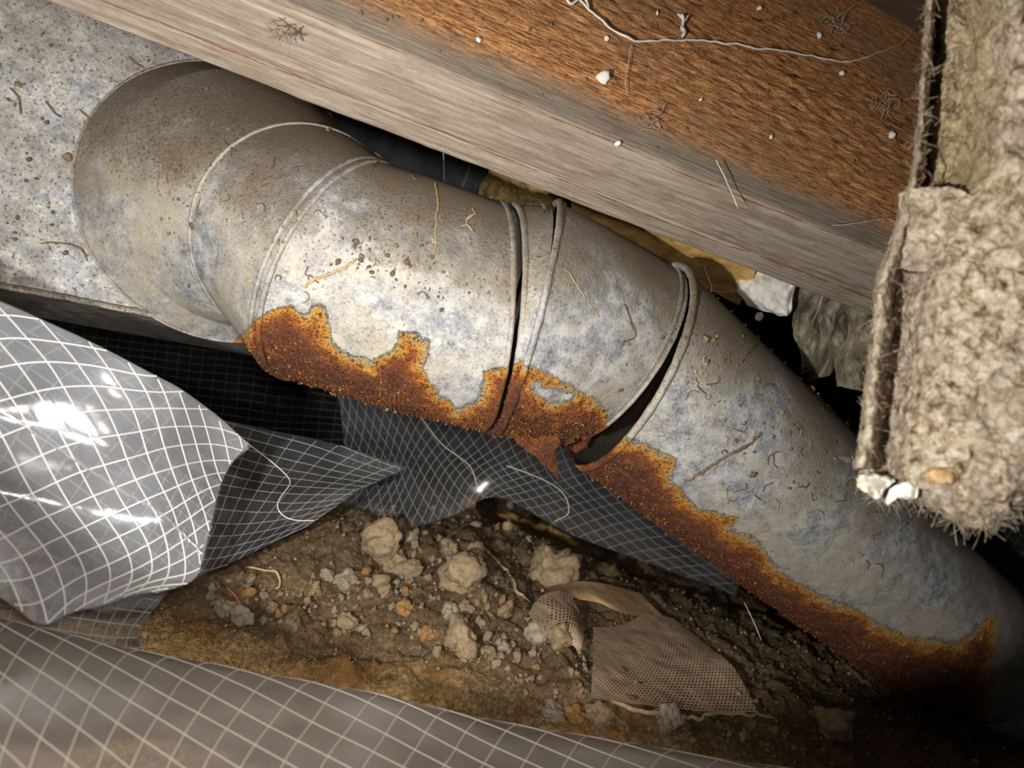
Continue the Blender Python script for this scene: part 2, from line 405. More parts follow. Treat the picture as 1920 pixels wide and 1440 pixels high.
elbow = empty('duct_elbow', ST['B']['C'], 'dusty galvanized segmented duct elbow with heavily rusted underside beside the sheet metal plenum', 'duct')
duct_shell('gore', elbow, ['0', '0b', 'A'], label='dust covered collar gore flaring onto the plenum')
duct_shell('gore', elbow, ['A', 'B'], bulge=0.0008)
duct_shell('gore', elbow, ['B', 'C'], bulge=0.0012)
duct_shell('gore', elbow, ['C2', 'D0'], label='narrow wedge shaped gore')
duct_shell('gore', elbow, ['D', 'E1'], bulge=0.001, label='last gore, bright clean metal with a rusted through end')
bead('collar_rim', elbow, '0', 1.0, 0.0016)
bead('bead', elbow, 'A', 0.9935, 0.0017, off=-0.003); bead('bead', elbow, 'A', 0.994, 0.0016, off=0.004)
bead('bead', elbow, 'B', 1.0, 0.0019, off=-0.0045); bead('bead', elbow, 'B', 1.0, 0.0022, off=0.003)
bead('bead', elbow, 'C', 1.0, 0.0024, off=0.0, wob=0.0006)
bead('bead', elbow, 'C2', 1.0, 0.0028, off=0.0015, wob=0.0006, label='dirt packed bead')
bead('bead', elbow, 'D', 1.0, 0.0026, off=0.0, wob=0.0004)
bead('bead', elbow, 'D0', 1.0, 0.0016, arc=(-0.5, 0.55), off=-0.006)
bead('bead', elbow, 'E1', 1.0, 0.0022, arc=(-0.4, 2.7), off=-0.004)
bead('rolled_edge', elbow, 'E1', 0.99, 0.0020, arc=(-0.4, 2.62), off=0.002)

pipe = empty('round_duct_pipe', P(1500, 950, 0.8), 'straight round galvanized duct pipe rusted along its bottom seam, running off lower right', 'duct')
duct_shell('pipe_wall', pipe, ['P1', 'P2', 'P3', 'P4'], step=0.0014)
bead('rolled_edge', pipe, 'P1', 1.004, 0.0032, arc=(-0.5, 2.95), off=0.0, label='thick rolled end bead of the pipe')
bead('bead', pipe, 'P3', 1.0, 0.002, off=0.0)
# dark inner walls at the open joint, shade painted into their colour
MAT_INNER = plain('shaded_duct_interior', (0.035, 0.028, 0.022), 0.95, 200, 0.5)
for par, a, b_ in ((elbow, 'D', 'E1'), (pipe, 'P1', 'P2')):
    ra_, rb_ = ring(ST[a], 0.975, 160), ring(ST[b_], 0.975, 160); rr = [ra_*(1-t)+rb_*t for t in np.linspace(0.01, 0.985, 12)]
    link('inner_wall', mesh_from('inner_wall', np.array(rr).reshape(-1, 3), grid_faces(12, 160, False, True), MAT_INNER), par)['label'] = 'inside of the duct, painted dark for shade'
# lengthwise lock seam on the rusted side of the pipe
sp = []
for t in np.linspace(0.02, 0.95, 200):
    th = 2.50
    a = ST['P1']; b_ = ST['P2']
    pa = a['C']+a['R']*1.0*(math.cos(th)*a['u']+math.sin(th)*a['v']); pb = b_['C']+b_['R']*1.0*(math.cos(th)*b_['u']+math.sin(th)*b_['v'])
    sp.append(pa*(1-t)+pb*t)
sp = np.array(sp)+0.0004*np.stack([fbm(np.array(sp)*60, 2, 5)]*3, 1)
v, f = tube(sp, 0.0022, 8)
link('lock_seam', mesh_from('lock_seam', v, f, MAT_DUCT, attrs={'rust': np.full(len(v), 0.8), 'dirt': np.zeros(len(v))}), pipe)

# rusted-through shards hanging from the broken gore end
def shard(name, parent, outline, d0, seed, thick=0.0025, lab=None):
    o2 = np.array(outline, float); c_ = o2.mean(0); V = []; n = len(o2)
    K = 10; M_ = n*6
    tt = np.linspace(0, n, M_, endpoint=False); i = tt.astype(int); f_ = (tt-i)[:, None]
    edge = o2[i % n]*(1-f_)+o2[(i+1) % n]*f_
    edge = edge+3.0*np.stack([vn(np.stack([tt*3, tt*0, tt*0+seed], -1)), vn(np.stack([tt*3, tt*0+5, tt*0+seed], -1))], -1)
    fr, bk = [], []
    for k in range(K+1):
        q = c_+(edge-c_)*(k/K); pp = np.stack([q[:, 0], q[:, 1], q[:, 0]*0], -1)
        dd = d0+0.006*fbm(pp*0.03, 4, seed, 0.7)
        taper = thick*(1-(k/K)**4)
        fr.append(P(q[:, 0], q[:, 1], dd-taper)); bk.append(P(q[:, 0], q[:, 1], dd+taper))
    g = np.array(fr+bk[::-1]); v = g.reshape(-1, 3)
    link_o = link(name, mesh_from(name, v, grid_faces(len(g), M_, False, True), MAT_DUCT, attrs={'rust': np.full(len(v), 0.75), 'dirt': np.zeros(len(v))}), parent)
    if lab: link_o['label'] = lab
    return link_o
shard('rust_flake', elbow, [(955, 812), (1000, 812), (1052, 806), (1050, 832), (1040, 850), (1046, 880), (1050, 905), (1038, 890), (1018, 872), (998, 852), (972, 832)], 0.635, 3, 0.003, 'dark pointed rust flake hanging down')
shard('rust_flake', elbow, [(1030, 806), (1078, 800), (1128, 770), (1150, 762), (1118, 812), (1098, 838), (1078, 852), (1052, 838)], 0.715, 8, 0.003, 'brown rusted remnant inside the open joint')
shard('rust_flake', elbow, [(1040, 812), (1072, 796), (1082, 808), (1075, 830), (1058, 838), (1042, 830)], 0.66, 13, 0.0025)

# ------------------------------------------------------------------ plenum
s0 = ST['0']; pn = np.cross(s0['u'], s0['v']); pn /= np.linalg.norm(pn)
if pn@F_ > 0: pn = -pn
def on_plane(px, py, C, nrm):
    r = P(px, py, 1.0)-CAM; t = ((C-CAM)@nrm)/(r@nrm); return CAM+r*t
plen = empty('sheet_metal_plenum', on_plane(200, 300, s0['C']-pn*0.001, pn), 'large spangled galvanized sheet metal plenum behind the elbow, left edge of the frame', 'plenum')
cs = [on_plane(*q, s0['C']-pn*0.001, pn) for q in ((-420, -260), (640, -120), (600, 650), (-420, 455))]
NN = 260
S, T = np.meshgrid(np.linspace(0, 1, NN), np.linspace(0, 1, NN), indexing='ij')
S = S[..., None]; T = T[..., None]
g = (cs[0]*(1-S)+cs[1]*S)*(1-T)+(cs[3]*(1-S)+cs[2]*S)*T
g = g+pn*(0.0012*fbm(g*9, 3, 81)+0.0002*fbm(g*70, 3, 82))[..., None]
gb = g-pn*0.22
V = np.concatenate([g.reshape(-1, 3), np.array([c_-pn*0.20 for c_ in cs])]); nf = grid_faces(NN, NN)
me = mesh_from('face_panel', g.reshape(-1, 3), nf, MAT_PLEN, attrs={'rust': np.full(NN*NN, -1.0), 'dirt': np.full(NN*NN, 0.12)})
link('face_panel', me, plen)
def quad_slab(a, b, c_, d_, th):
    n_ = np.cross(b-a, d_-a); n_ /= np.linalg.norm(n_)
    v = np.array([a, b, c_, d_, a+n_*th, b+n_*th, c_+n_*th, d_+n_*th])
    return v, [(0, 3, 2, 1), (4, 5, 6, 7), (0, 1, 5, 4), (1, 2, 6, 5), (2, 3, 7, 6), (3, 0, 4, 7)]
for a, b in ((cs[3], cs[2]), (cs[2], cs[1]), (cs[0], cs[1])):
    v, f = quad_slab(a, b, b-pn*0.2, a-pn*0.2, 0.001)
    link('side_panel', mesh_from('side_panel', v, f, MAT_PLEN, False, attrs={'rust': np.full(8, -1.0), 'dirt': np.full(8, 0.5)}), plen)
e = np.linspace(0, 1, 200)[:, None]; ep = cs[3]*(1-e)+cs[2]*e
ep = ep+0.0006*fbm(ep*60, 3, 83)[:, None]*np.array([0, 0, 1])
v, f = tube(ep+pn*0.001, 0.0030, 8)
link('folded_hem', mesh_from('folded_hem', v, f, MAT_PLEN, attrs={'rust': np.full(len(v), -1.0), 'dirt': np.full(len(v), 0.9)}), plen, None)

# ------------------------------------------------------------------ joist
J1 = P(600, 40, 0.49); J2 = P(1293, 328, 0.575)
JA = (J2-J1)/np.linalg.norm(J2-J1)
q = math.radians(57)
sv = C3(math.sin(math.radians(22)), math.cos(math.radians(22)), 0); sv = sv-JA*(sv@JA); sv /= np.linalg.norm(sv)
fv = np.cross(JA, sv); fv = fv if fv@F_ > 0 else -fv
TB = -sv*math.cos(q)+fv*math.sin(q); SU = sv*math.sin(q)+fv*math.cos(q)
BW = 0.069; HH = 0.50; rc_ = 0.006
prof = []
for t in np.linspace(1, 0, 60): prof.append(TB*(rc_+(BW-rc_)*t))
for a in np.linspace(0, 1, 10)[1:-1]:
    a_ = a*math.pi/2; prof.append(TB*rc_*(1-math.sin(a_))+SU*rc_*(1-math.cos(a_)))
for t in np.linspace(0, 1, 170): prof.append(SU*(rc_+(HH-rc_)*t))
prof.append(SU*HH+TB*BW); prof.append(TB*BW+SU*0.004)
prof = np.array(prof)
arc = np.concatenate([[0], np.cumsum(np.linalg.norm(np.diff(prof, axis=0), axis=1))])
xs = np.arange(-0.55, 0.95, 0.003)
base = J1+xs[:, None]*JA
g = base[:, None]+prof[None]
AR = np.broadcast_to(arc, g.shape[:2]); XS = np.broadcast_to(xs[:, None], g.shape[:2])
q3 = np.stack([XS*4, AR*60, XS*0], -1)
cenp = prof.mean(0); outn = prof-(SU*0.15+TB*BW/2); outn /= np.linalg.norm(outn, axis=1)[:, None]
dz = 0.0008*fbm(q3, 3, 91)+0.0004*fbm(np.stack([XS*60, AR*400, XS*0], -1), 3, 95)
face = sstep(BW+0.01, BW+0.05, AR)*(AR < BW+HH)
dz = dz+face*0.0016*fbm(np.stack([XS*70, (AR+XS*0.13)*300, XS*0], -1), 2, 97)
for a0, wd, dp in ((0.017, 0.0010, 0.0012), (0.068, 0.0010, 0.0012)):
    wv = a0+0.003*fbm(np.stack([XS*5, XS*0+a0*99, XS*0], -1), 2, 98)
    dz = dz-dp*np.exp(-((AR-wv)/wd)**2)
g = g+outn[None]*dz[..., None]
nP = len(prof)
uv = np.stack([XS, AR], -1).reshape(-1, 2)
fc = grid_faces(len(xs), nP, False, True)
m = M('joist_wood', 0.85, 0, 0.2)
uvn = m.n.new('ShaderNodeUVMap'); uvn.uv_map = 'UVMap'
def uvmap(scale, rot=0.0):
    mp = m.n.new('ShaderNodeMapping'); m.l.new(uvn.outputs[0], mp.inputs[0]); mp.inputs['Scale'].default_value = scale; mp.inputs['Rotation'].default_value = (0, 0, rot); return mp.outputs[0]
sep = m.n.new('ShaderNodeSeparateXYZ'); m.l.new(uvn.outputs[0], sep.inputs[0]); A_ = sep.outputs[1]
wob = m.noise(1.0, 3, 0.5, vec=uvmap((6, 12, 1)))
grain = m.noise(1.0, 5, 0.65, vec=uvmap((9, 260, 1))); grain2 = m.noise(1.0, 4, 0.6, vec=uvmap((60, 900, 1), 0.03))
saw = m.noise(1.0, 4, 0.65, vec=uvmap((60, 300, 1), -0.13)); saw2 = m.noise(1.0, 3, 0.6, vec=uvmap((260, 480, 1), -0.35))
brown = m.ramp(saw, [(0.34, (0.17, 0.07, 0.033)), (0.46, (0.50, 0.225, 0.09)), (0.58, (0.80, 0.40, 0.165)), (0.72, (0.92, 0.56, 0.29))])
brown = m.mix(m.ramp(saw2, [(0.33, 0.75), (0.48, 0.0)]), brown, (0.10, 0.045, 0.025))
brown = m.mix(m.ramp(wob, [(0.45, 0.0), (0.75, 0.6)]), brown, (0.33, 0.21, 0.13))
grey = m.ramp(grain, [(0.30, (0.22, 0.175, 0.135)), (0.5, (0.33, 0.275, 0.22)), (0.70, (0.46, 0.395, 0.325))])
grey = m.mix(m.ramp(m.noise(1.0, 6, 0.7, vec=uvmap((25, 60, 1))), [(0.48, 0.0), (0.66, 0.6)]), grey, (0.20, 0.145, 0.10))
grey = m.mix(m.ramp(grain2, [(0.6, 0.0), (0.75, 0.5)]), grey, (0.17, 0.12, 0.09))
aa = m.math('ADD', A_, m.math('MULTIPLY', m.math('SUBTRACT', wob, 0.5), 0.035))
aa = m.math('ADD', aa, m.math('MULTIPLY', m.math('SUBTRACT', saw, 0.5), 0.018))
tr = m.ramp(m.math('MULTIPLY', aa, 2.0), [(2*(BW+0.018), 0.0), (2*(BW+0.046), 1.0)])
c = m.mix(tr, grey, brown)
for a0, wdt in ((0.017, 0.0022), (0.068, 0.0024), (0.100, 0.0012)):
    dd = m.math('ABSOLUTE', m.math('SUBTRACT', m.math('ADD', A_, m.math('MULTIPLY', m.math('SUBTRACT', m.noise(1.0, 3, 0.6, vec=uvmap((5, 1, 1))), 0.5), 0.012)), a0))
    dd = m.math('DIVIDE', dd, wdt); k = m.ramp(m.math('ADD', dd, m.math('MULTIPLY', m.noise(1.0, 5, 0.75, vec=uvmap((30, 300, 1))), 1.6)), [(0.95, 1.0), (1.5, 0.0)])
    c = m.mix(m.math('MULTIPLY', k, 1.0 if wdt > 0.0012 else 0.35), c, (0.20, 0.085, 0.05))
spk = m.ramp(m.noise(1.0, 2, 0.5, vec=uvmap((500, 500, 1))), [(0.68, 0.0), (0.74, 0.6)])
c = m.mix(spk, c, (0.58, 0.50, 0.40))
hgt = m.mix(tr, m.math('ADD', m.math('MULTIPLY', grain, 0.5), m.math('MULTIPLY', grain2, 0.5)), m.math('ADD', m.math('MULTIPLY', saw, 0.6), m.math('MULTIPLY', saw2, 0.5)))
MAT_JOIST = m.out(c, normal=m.bump(hgt, 0.9, 0.0022))
me = mesh_from('floor_joist', g.reshape(-1, 3), fc, MAT_JOIST, uv=uv)
tag(link('floor_joist', me), 'rough sawn brown wooden floor joist with weathered grey bottom edge, crossing the top', 'joist')
def joist_pt(px, py, lift=0.001):
    n_ = -TB                                     # outward normal of the side face
    return on_plane(px, py, J1+n_*0+SU*0.1, TB)-TB*lift

# ------------------------------------------------------------------ things behind the joist
def lump(name, net, mat, label=None, cat=None, n=70, m_=70, amp=0.004, freq=60, seed=1, back=0.03, parent=None, taper=0.9, lod=4):
    """closed slab-like body: front surface from the net, back surface set behind it"""
    s = np.repeat(np.linspace(0, 1, n), m_); t = np.tile(np.linspace(0, 1, m_), n)
    p = net_eval(net, s, t)
    p = p+amp*fbm(p*freq, lod, seed, 0.6)[:, None]*(-F_)+0.4*amp*fbm(p*freq+9, lod, seed+7, 0.6)[:, None]*Y_+0.4*amp*fbm(p*freq+19, lod, seed+8, 0.6)[:, None]*X_
    c_ = p.mean(0); bk = c_+(p-c_)*taper+F_*back
    V = np.concatenate([p, bk]); fr = grid_faces(n, m_); N_ = n*m_
    bf = fr[:, ::-1]+N_
    edge = [i*m_ for i in range(n)]; rim = []
    loop = [i for i in range(m_)]+[i*m_+m_-1 for i in range(1, n)]+[(n-1)*m_+i for i in range(m_-2, -1, -1)]+[i*m_ for i in range(n-2, 0, -1)]
    loop = np.array(loop); nx = np.roll(loop, -1)
    rim = np.stack([loop, loop+N_, nx+N_, nx], 1)
    me = mesh_from(name, V, np.concatenate([fr, bf, rim]), mat)
    o = link(name, me, parent)
    if cat: tag(o, label, cat)
    elif label: o['label'] = label
    return o
def paper_mat(name, lo, mid, hi, sc=60, b=0.5):
    m = M(name, 0.8, 0, 0.25); n = m.noise(sc, 6, 0.65, dist=0.5)
    return m.out(m.ramp(n, [(0.3, lo), (0.5, mid), (0.7, hi)]), normal=m.bump(n, b, 0.003))
MAT_KRAFT = paper_mat('stained_kraft_board', (0.34, 0.18, 0.05), (0.68, 0.43, 0.14), (0.82, 0.60, 0.28), 55)
MAT_WOOL = paper_mat('yellow_wool', (0.16, 0.10, 0.035), (0.42, 0.29, 0.11), (0.62, 0.48, 0.24), 110, 0.8)
lump('kraft_facing_board', [[(1060, 330, .73), (1200, 370, .73), (1340, 432, .74), (1430, 470, .76)],
                            [(1070, 380, .75), (1190, 425, .755), (1325, 484, .77), (1410, 525, .79)],
                            [(1080, 440, .80), (1190, 490, .82), (1310, 534, .84), (1385, 572, .86)]], MAT_KRAFT,
     'flat amber stained kraft board between joist and duct, behind the bead gap', 'insulation board', amp=0.0015, freq=30, back=0.012, seed=4)
lump('insulation_scrap', [[(880, 260, .82), (960, 270, .82), (1080, 320, .82)], [(915, 310, .84), (985, 335, .80), (1062, 362, .82)],
                          [(900, 350, .86), (975, 366, .83), (1058, 388, .83)], [(890, 400, .86), (970, 420, .85), (1050, 430, .85)]], MAT_WOOL,
     'lumpy yellow fibreglass scrap wedged under the joist left of the amber board', 'insulation', amp=0.006, freq=45, back=0.02, seed=9)
m = M('foam_paper_white', 0.7, 0, 0.3); n = m.noise(70, 5, 0.6)
MAT_FOAMW = m.out(m.ramp(n, [(0.35, (0.52, 0.47, 0.35)), (0.5, (0.78, 0.76, 0.70)), (0.7, (0.92, 0.91, 0.88))]), normal=m.bump(n, 0.5, 0.003))
def blob(name, outline, d0, depth, mat, seed, label=None, cat=None, parent=None, K=14, amp=0.35, jag=2.0):
    o2 = np.array(outline, float); n = len(o2); M_ = n*8
    tt = np.linspace(0, n, M_, endpoint=False)
    edge = cr(np.concatenate([o2[-2:], o2, o2[:3]]), (tt+2)/(n+4))
    edge = edge+jag*np.stack([vn(np.stack([tt*2.7, tt*0, tt*0+seed], -1)), vn(np.stack([tt*2.7, tt*0+5, tt*0+seed], -1))], -1)
    c_ = o2.mean(0); rows = []
    for k in range(K*2+1):
        a = k/(2*K)*math.pi; s_ = math.sin(a)**0.6 if 0 < k < 2*K else 0.001
        qv = c_+(edge-c_)*s_; pp = np.stack([qv[:, 0], qv[:, 1], np.full(len(qv), k*3.0)], -1)
        dd = d0-depth/2*math.cos(a)*1.0+depth*amp*fbm(pp*0.04, 4, seed, 0.6)*math.sin(a)
        rows.append(P(qv[:, 0], qv[:, 1], dd))
    g = np.array(rows)
    me = mesh_from(name, g.reshape(-1, 3), grid_faces(len(rows), M_, False, True), mat)
    o = link(name, me, parent)
    if cat: tag(o, label, cat)
    elif label: o['label'] = label
    return o
blob('torn_insulation_paper', [(1384, 522), (1412, 512), (1432, 494), (1462, 504), (1494, 522), (1488, 556), (1478, 592), (1448, 588), (1418, 580), (1392, 562), (1380, 540)], 0.80, 0.022, MAT_FOAMW, 5,
     'white torn crumpled insulation scrap hanging below the joist, right of the amber board', 'insulation scrap')
blob('insect_egg_sac', [(1418, 588), (1428, 586), (1431, 595), (1424, 602), (1416, 598)], 0.79, 0.007, MAT_FOAMW, 6,
     'tiny pale round egg sac under the white torn scrap', 'egg sac', jag=0.3)
m = M('old_foil_wrap', 0.55, 0.3, 0.5); n = m.noise(40, 6, 0.65, vec=m.coord((2.5, 1, 0.6)), dist=0.8)
MAT_BARK = m.out(m.ramp(n, [(0.3, (0.10, 0.075, 0.045)), (0.5, (0.29, 0.25, 0.18)), (0.7, (0.48, 0.43, 0.34))]), normal=m.bump(n, 0.8, 0.006))
strip_specs = [((1478, 520), (1560, 540), (1555, 690), (1500, 700), .84, 'leftmost dark brown'), ((1548, 530), (1612, 555), (1570, 700), (1520, 715), .82, 'middle tan'), ((1600, 545), (1680, 570), (1650, 735), (1562, 725), .80, 'right greyish')]
for k, (a, b, c_, d_, dd, nm_) in enumerate(strip_specs):
    a, b, c_, d_ = map(np.array, (a, b, c_, d_))
    net = []
    for s in np.linspace(0, 1, 6):
        l_ = a+(d_-a)*s+np.array([7*math.sin(s*9+k*2), 0]); r_ = b+(c_-b)*s+np.array([8*math.sin(s*11+k), 0])
        net.append([(*(l_*(1-t)+r_*t), dd-0.018*math.sin(t*math.pi)+0.006*math.sin(s*8+t*5+k)) for t in np.linspace(0, 1, 5)])
    lump('wrinkled_wrap_strip', net, MAT_BARK, '%s strip of the wrinkled wrap hanging between joist, duct and batt' % nm_, 'insulation wrap', amp=0.004, freq=40, seed=20+k, back=0.006, n=60, m_=40)['group'] = 'wrinkled wrap strips behind the duct'

# a smaller round duct in the dark behind the joist
back = empty('background_round_duct', P(820, 290, 1.05), 'dark round duct barely visible in the gap between elbow and joist', 'duct')
ax = C3(0.93, -0.36, 0.1); ax /= np.linalg.norm(ax)
uu = np.cross(ax, F_); uu /= np.linalg.norm(uu); vv = np.cross(ax, uu)
MAT_BDUCT = plain('dull_galvanized', (0.16, 0.18, 0.20), 0.55, 30, 0.5, 0.2, 0.001, 0.4)
c0 = P(820, 310, 1.08); t = np.arange(64)/64*2*math.pi
def ringb(c_, R): return c_+R*(np.cos(t)[:, None]*uu+np.sin(t)[:, None]*vv)
prof_ = [(-0.25, .075), (0.045, .075), (0.047, .078), (0.051, .078), (0.053, .074), (0.10, .074)]
g = np.array([ringb(c0+ax*a, R) for a, R in prof_])
link('duct_wall', mesh_from('duct_wall', g.reshape(-1, 3), grid_faces(len(g), 64, False, True), MAT_BDUCT), back)
v, f = tube(ringb(c0+ax*0.10, 0.075), 0.003, 8, True)
link('end_ring', mesh_from('end_ring', v, f, MAT_BDUCT), back)

# ------------------------------------------------------------------ clear scrim-reinforced plastic sheeting
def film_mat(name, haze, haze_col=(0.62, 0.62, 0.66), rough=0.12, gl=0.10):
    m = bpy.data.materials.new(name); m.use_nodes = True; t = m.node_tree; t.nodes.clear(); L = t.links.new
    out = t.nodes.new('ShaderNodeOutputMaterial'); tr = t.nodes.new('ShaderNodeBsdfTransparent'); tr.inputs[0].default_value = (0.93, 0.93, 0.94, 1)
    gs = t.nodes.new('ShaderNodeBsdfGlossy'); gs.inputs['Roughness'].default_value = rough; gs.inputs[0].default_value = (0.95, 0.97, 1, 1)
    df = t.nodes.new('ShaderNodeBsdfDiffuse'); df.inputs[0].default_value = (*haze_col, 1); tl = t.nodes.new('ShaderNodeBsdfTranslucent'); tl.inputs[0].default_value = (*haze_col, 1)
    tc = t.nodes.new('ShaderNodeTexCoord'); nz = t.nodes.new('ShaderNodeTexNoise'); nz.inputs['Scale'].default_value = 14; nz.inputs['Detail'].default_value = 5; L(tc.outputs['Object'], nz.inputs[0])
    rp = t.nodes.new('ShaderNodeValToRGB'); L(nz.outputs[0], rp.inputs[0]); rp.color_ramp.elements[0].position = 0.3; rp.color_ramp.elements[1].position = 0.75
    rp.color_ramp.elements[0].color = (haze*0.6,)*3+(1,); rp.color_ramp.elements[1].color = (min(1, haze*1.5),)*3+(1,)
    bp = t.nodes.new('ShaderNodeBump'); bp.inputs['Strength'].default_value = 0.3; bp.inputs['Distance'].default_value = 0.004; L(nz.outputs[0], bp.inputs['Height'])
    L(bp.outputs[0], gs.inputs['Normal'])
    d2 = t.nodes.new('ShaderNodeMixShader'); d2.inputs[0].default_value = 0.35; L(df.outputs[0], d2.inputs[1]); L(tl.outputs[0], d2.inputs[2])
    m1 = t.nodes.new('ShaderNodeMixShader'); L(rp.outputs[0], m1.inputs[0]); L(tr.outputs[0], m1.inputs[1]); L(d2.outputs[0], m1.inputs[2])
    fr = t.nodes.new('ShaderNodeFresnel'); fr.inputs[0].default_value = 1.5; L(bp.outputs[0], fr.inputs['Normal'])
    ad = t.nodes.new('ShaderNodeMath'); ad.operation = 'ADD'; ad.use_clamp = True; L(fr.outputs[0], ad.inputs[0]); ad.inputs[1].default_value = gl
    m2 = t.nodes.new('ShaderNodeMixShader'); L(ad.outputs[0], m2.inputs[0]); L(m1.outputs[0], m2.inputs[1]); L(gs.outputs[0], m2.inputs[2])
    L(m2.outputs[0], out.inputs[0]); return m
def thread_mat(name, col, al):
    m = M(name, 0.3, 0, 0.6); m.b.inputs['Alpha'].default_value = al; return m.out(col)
TH_LIT = thread_mat('scrim_thread_lit', (0.72, 0.71, 0.68), 0.75); TH_DIM = thread_mat('scrim_thread_dim', (0.5, 0.5, 0.49), 0.30); TH_FRONT = thread_mat('scrim_thread_hazy', (0.80, 0.76, 0.66), 0.75); TH_SHADED = thread_mat('scrim_thread_shaded', (0.4, 0.4, 0.4), 0.16)  # one thread in lit, dim and shaded copies; brightness put into colour and alpha
MAT_FILM_LIT = film_mat('clear_film_lit', 0.30, (0.58, 0.60, 0.66), 0.10, 0.05)  # soft glow of the lit flap put into haze and bluish colour
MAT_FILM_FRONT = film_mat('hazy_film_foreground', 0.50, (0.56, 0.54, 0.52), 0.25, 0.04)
MAT_FILM_DARK = film_mat('clear_film_shaded', 0.05, (0.4, 0.4, 0.4), 0.3, 0.0)  # darker copy of the sheeting, deep shade put into haze and colour
MAT_FILM_DIM = film_mat('clear_film_dimmed', 0.11, (0.5, 0.53, 0.58), 0.15, 0.05)  # dimmer copy of the same film, weaker light put into the colour
def sheet(name, net, mat, label, ang=0.3, spacing=0.0127, thr=0.00055, n=110, wr=0.002, wf=14, seed=0, parent=None, group=None, threads=True, pull=0.0):
    net = np.asarray(net, float)
    def surf(s, t):
        p = net_eval(net, s, t)
        return p+wr*fbm(p*wf, 3, seed, 0.5)[:, None]*np.array([0.2, -0.7, 0.6])
    s = np.repeat(np.linspace(0, 1, n), n); t = np.tile(np.linspace(0, 1, n), n)
    p = surf(s, t)
    g = p.reshape(n, n, 3)
    W = np.linalg.norm(np.diff(g[n//2], axis=0), axis=1).sum(); H = np.linalg.norm(np.diff(g[:, n//2], axis=0), axis=1).sum()
    root = parent
    if parent is None:
        root = empty(name, p[(n//2)*n+n//2], label, 'plastic sheet', group)
    link('film', mesh_from('film', p, grid_faces(n, n), mat), root)
    if threads:
        parts = []
        for fam in (0, 1):
            a = ang+fam*math.pi/2; dv = np.array([math.cos(a), math.sin(a)]); nv = np.array([-dv[1], dv[0]])
            cor = np.array([[0, 0], [W, 0], [0, H], [W, H]]); k0, k1 = (cor@nv).min(), (cor@nv).max(); l0, l1 = (cor@dv).min(), (cor@dv).max()
            for k in np.arange(k0+spacing*0.5, k1, spacing):
                ls = np.arange(l0, l1, 0.0035); q_ = nv*k+ls[:, None]*dv
                q_ = q_+0.0012*vn(np.stack([ls*20, ls*0+k*40, ls*0+fam*7], -1), seed)[:, None]*nv
                ok = (q_[:, 0] >= 0) & (q_[:, 0] <= W) & (q_[:, 1] >= 0) & (q_[:, 1] <= H)
                if ok.sum() < 4: continue
                q_ = q_[ok]; pp = surf(q_[:, 1]/H, q_[:, 0]/W)
                parts.append(tube(pp, thr, 4))
        v, f = merge(parts)
        o = link('scrim_threads', mesh_from('scrim_threads', v, f, {'clear_film_lit': TH_LIT, 'clear_film_dimmed': TH_DIM, 'clear_film_shaded': TH_SHADED}.get(mat.name, TH_FRONT)), root); o['kind'] = 'stuff'
    return root
netA = [[(-260, 440, .43), (-120, 500, .45), (0, 563, .455), (150, 632, .47), (270, 692, .476), (340, 728, .490), (400, 775, .515), (467, 832, .53)],
        [(-270, 560, .41), (-130, 610, .43), (0, 655, .445), (130, 705, .455), (250, 760, .471), (320, 800, .485), (380, 838, .505), (432, 872, .52)],
        [(-280, 700, .40), (-140, 740, .415), (0, 780, .43), (110, 820, .445), (220, 860, .46), (300, 885, .475), (360, 905, .49), (411, 918, .505)],
        [(-280, 850, .40), (-140, 890, .42), (-10, 920, .44), (100, 945, .455), (200, 965, .465), (290, 975, .475), (345, 985, .485), (394, 990, .495)],
        [(-270, 980, .385), (-130, 1010, .40), (0, 1035, .42), (100, 1050, .435), (190, 1062, .45), (260, 1066, .46), (315, 1068, .47), (366, 1082, .475)],
        [(-260, 1080, .37), (-120, 1090, .385), (-20, 1108, .395), (72, 1170, .41), (130, 1150, .42), (190, 1136, .43), (240, 1118, .44), (300, 1108, .45)]]
A = sheet('plastic_sheet', netA, MAT_FILM_LIT, 'large curled clear plastic flap with white scrim grid at the left, pointed corner, brightest', ang=0.95, n=160, seed=3, wr=0.003, spacing=0.0140, thr=0.0005)
def on_net(net, path, n=80):
    q_ = cr(np.array(path, float), np.linspace(0, 1, n)); return net_eval(net, q_[:, 0], q_[:, 1])-0.0012*F_
v, f = tube(on_net(netA, [(.36, .22), (.42, .40), (.50, .60), (.60, .80), (.70, .99)])+0.0012*rng.normal(size=(80, 1))*0.2, 0.0009, 5)
link('crease', mesh_from('crease', v, f, MAT_FILM_LIT), A)['label'] = 'long diagonal crease across the flap'
netA2 = [[(x+4, y+(6 if i == 0 else 0), d+0.004+0.016*math.sin(min(1, i/5)*math.pi)) for j, (x, y, d) in enumerate(row)] for i, row in enumerate(netA)]
sheet('under_layer', netA2, MAT_FILM_DIM, None, ang=0.42, n=90, seed=9, parent=A, wr=0.004)
netB = [[(120, 700, .63), (300, 752, .66), (430, 790, .68), (600, 826, .70), (765, 876, .72)],
        [(150, 800, .60), (300, 830, .63), (430, 858, .65), (570, 880, .68), (715, 900, .71)],
        [(160, 900, .57), (300, 920, .59), (420, 925, .62), (540, 925, .65), (672, 922, .69)],
        [(170, 1000, .53), (300, 1010, .55), (400, 1005, .58), (500, 985, .62), (630, 950, .67)],
        [(180, 1130, .50), (290, 1108, .52), (370, 1082, .545), (450, 1048, .575), (580, 985, .64)]]
sheet('plastic_sheet', netB, MAT_FILM_DIM, 'dim clear gridded plastic sheet with pointed corner behind the bright left flap', ang=0.15, seed=5, n=120)
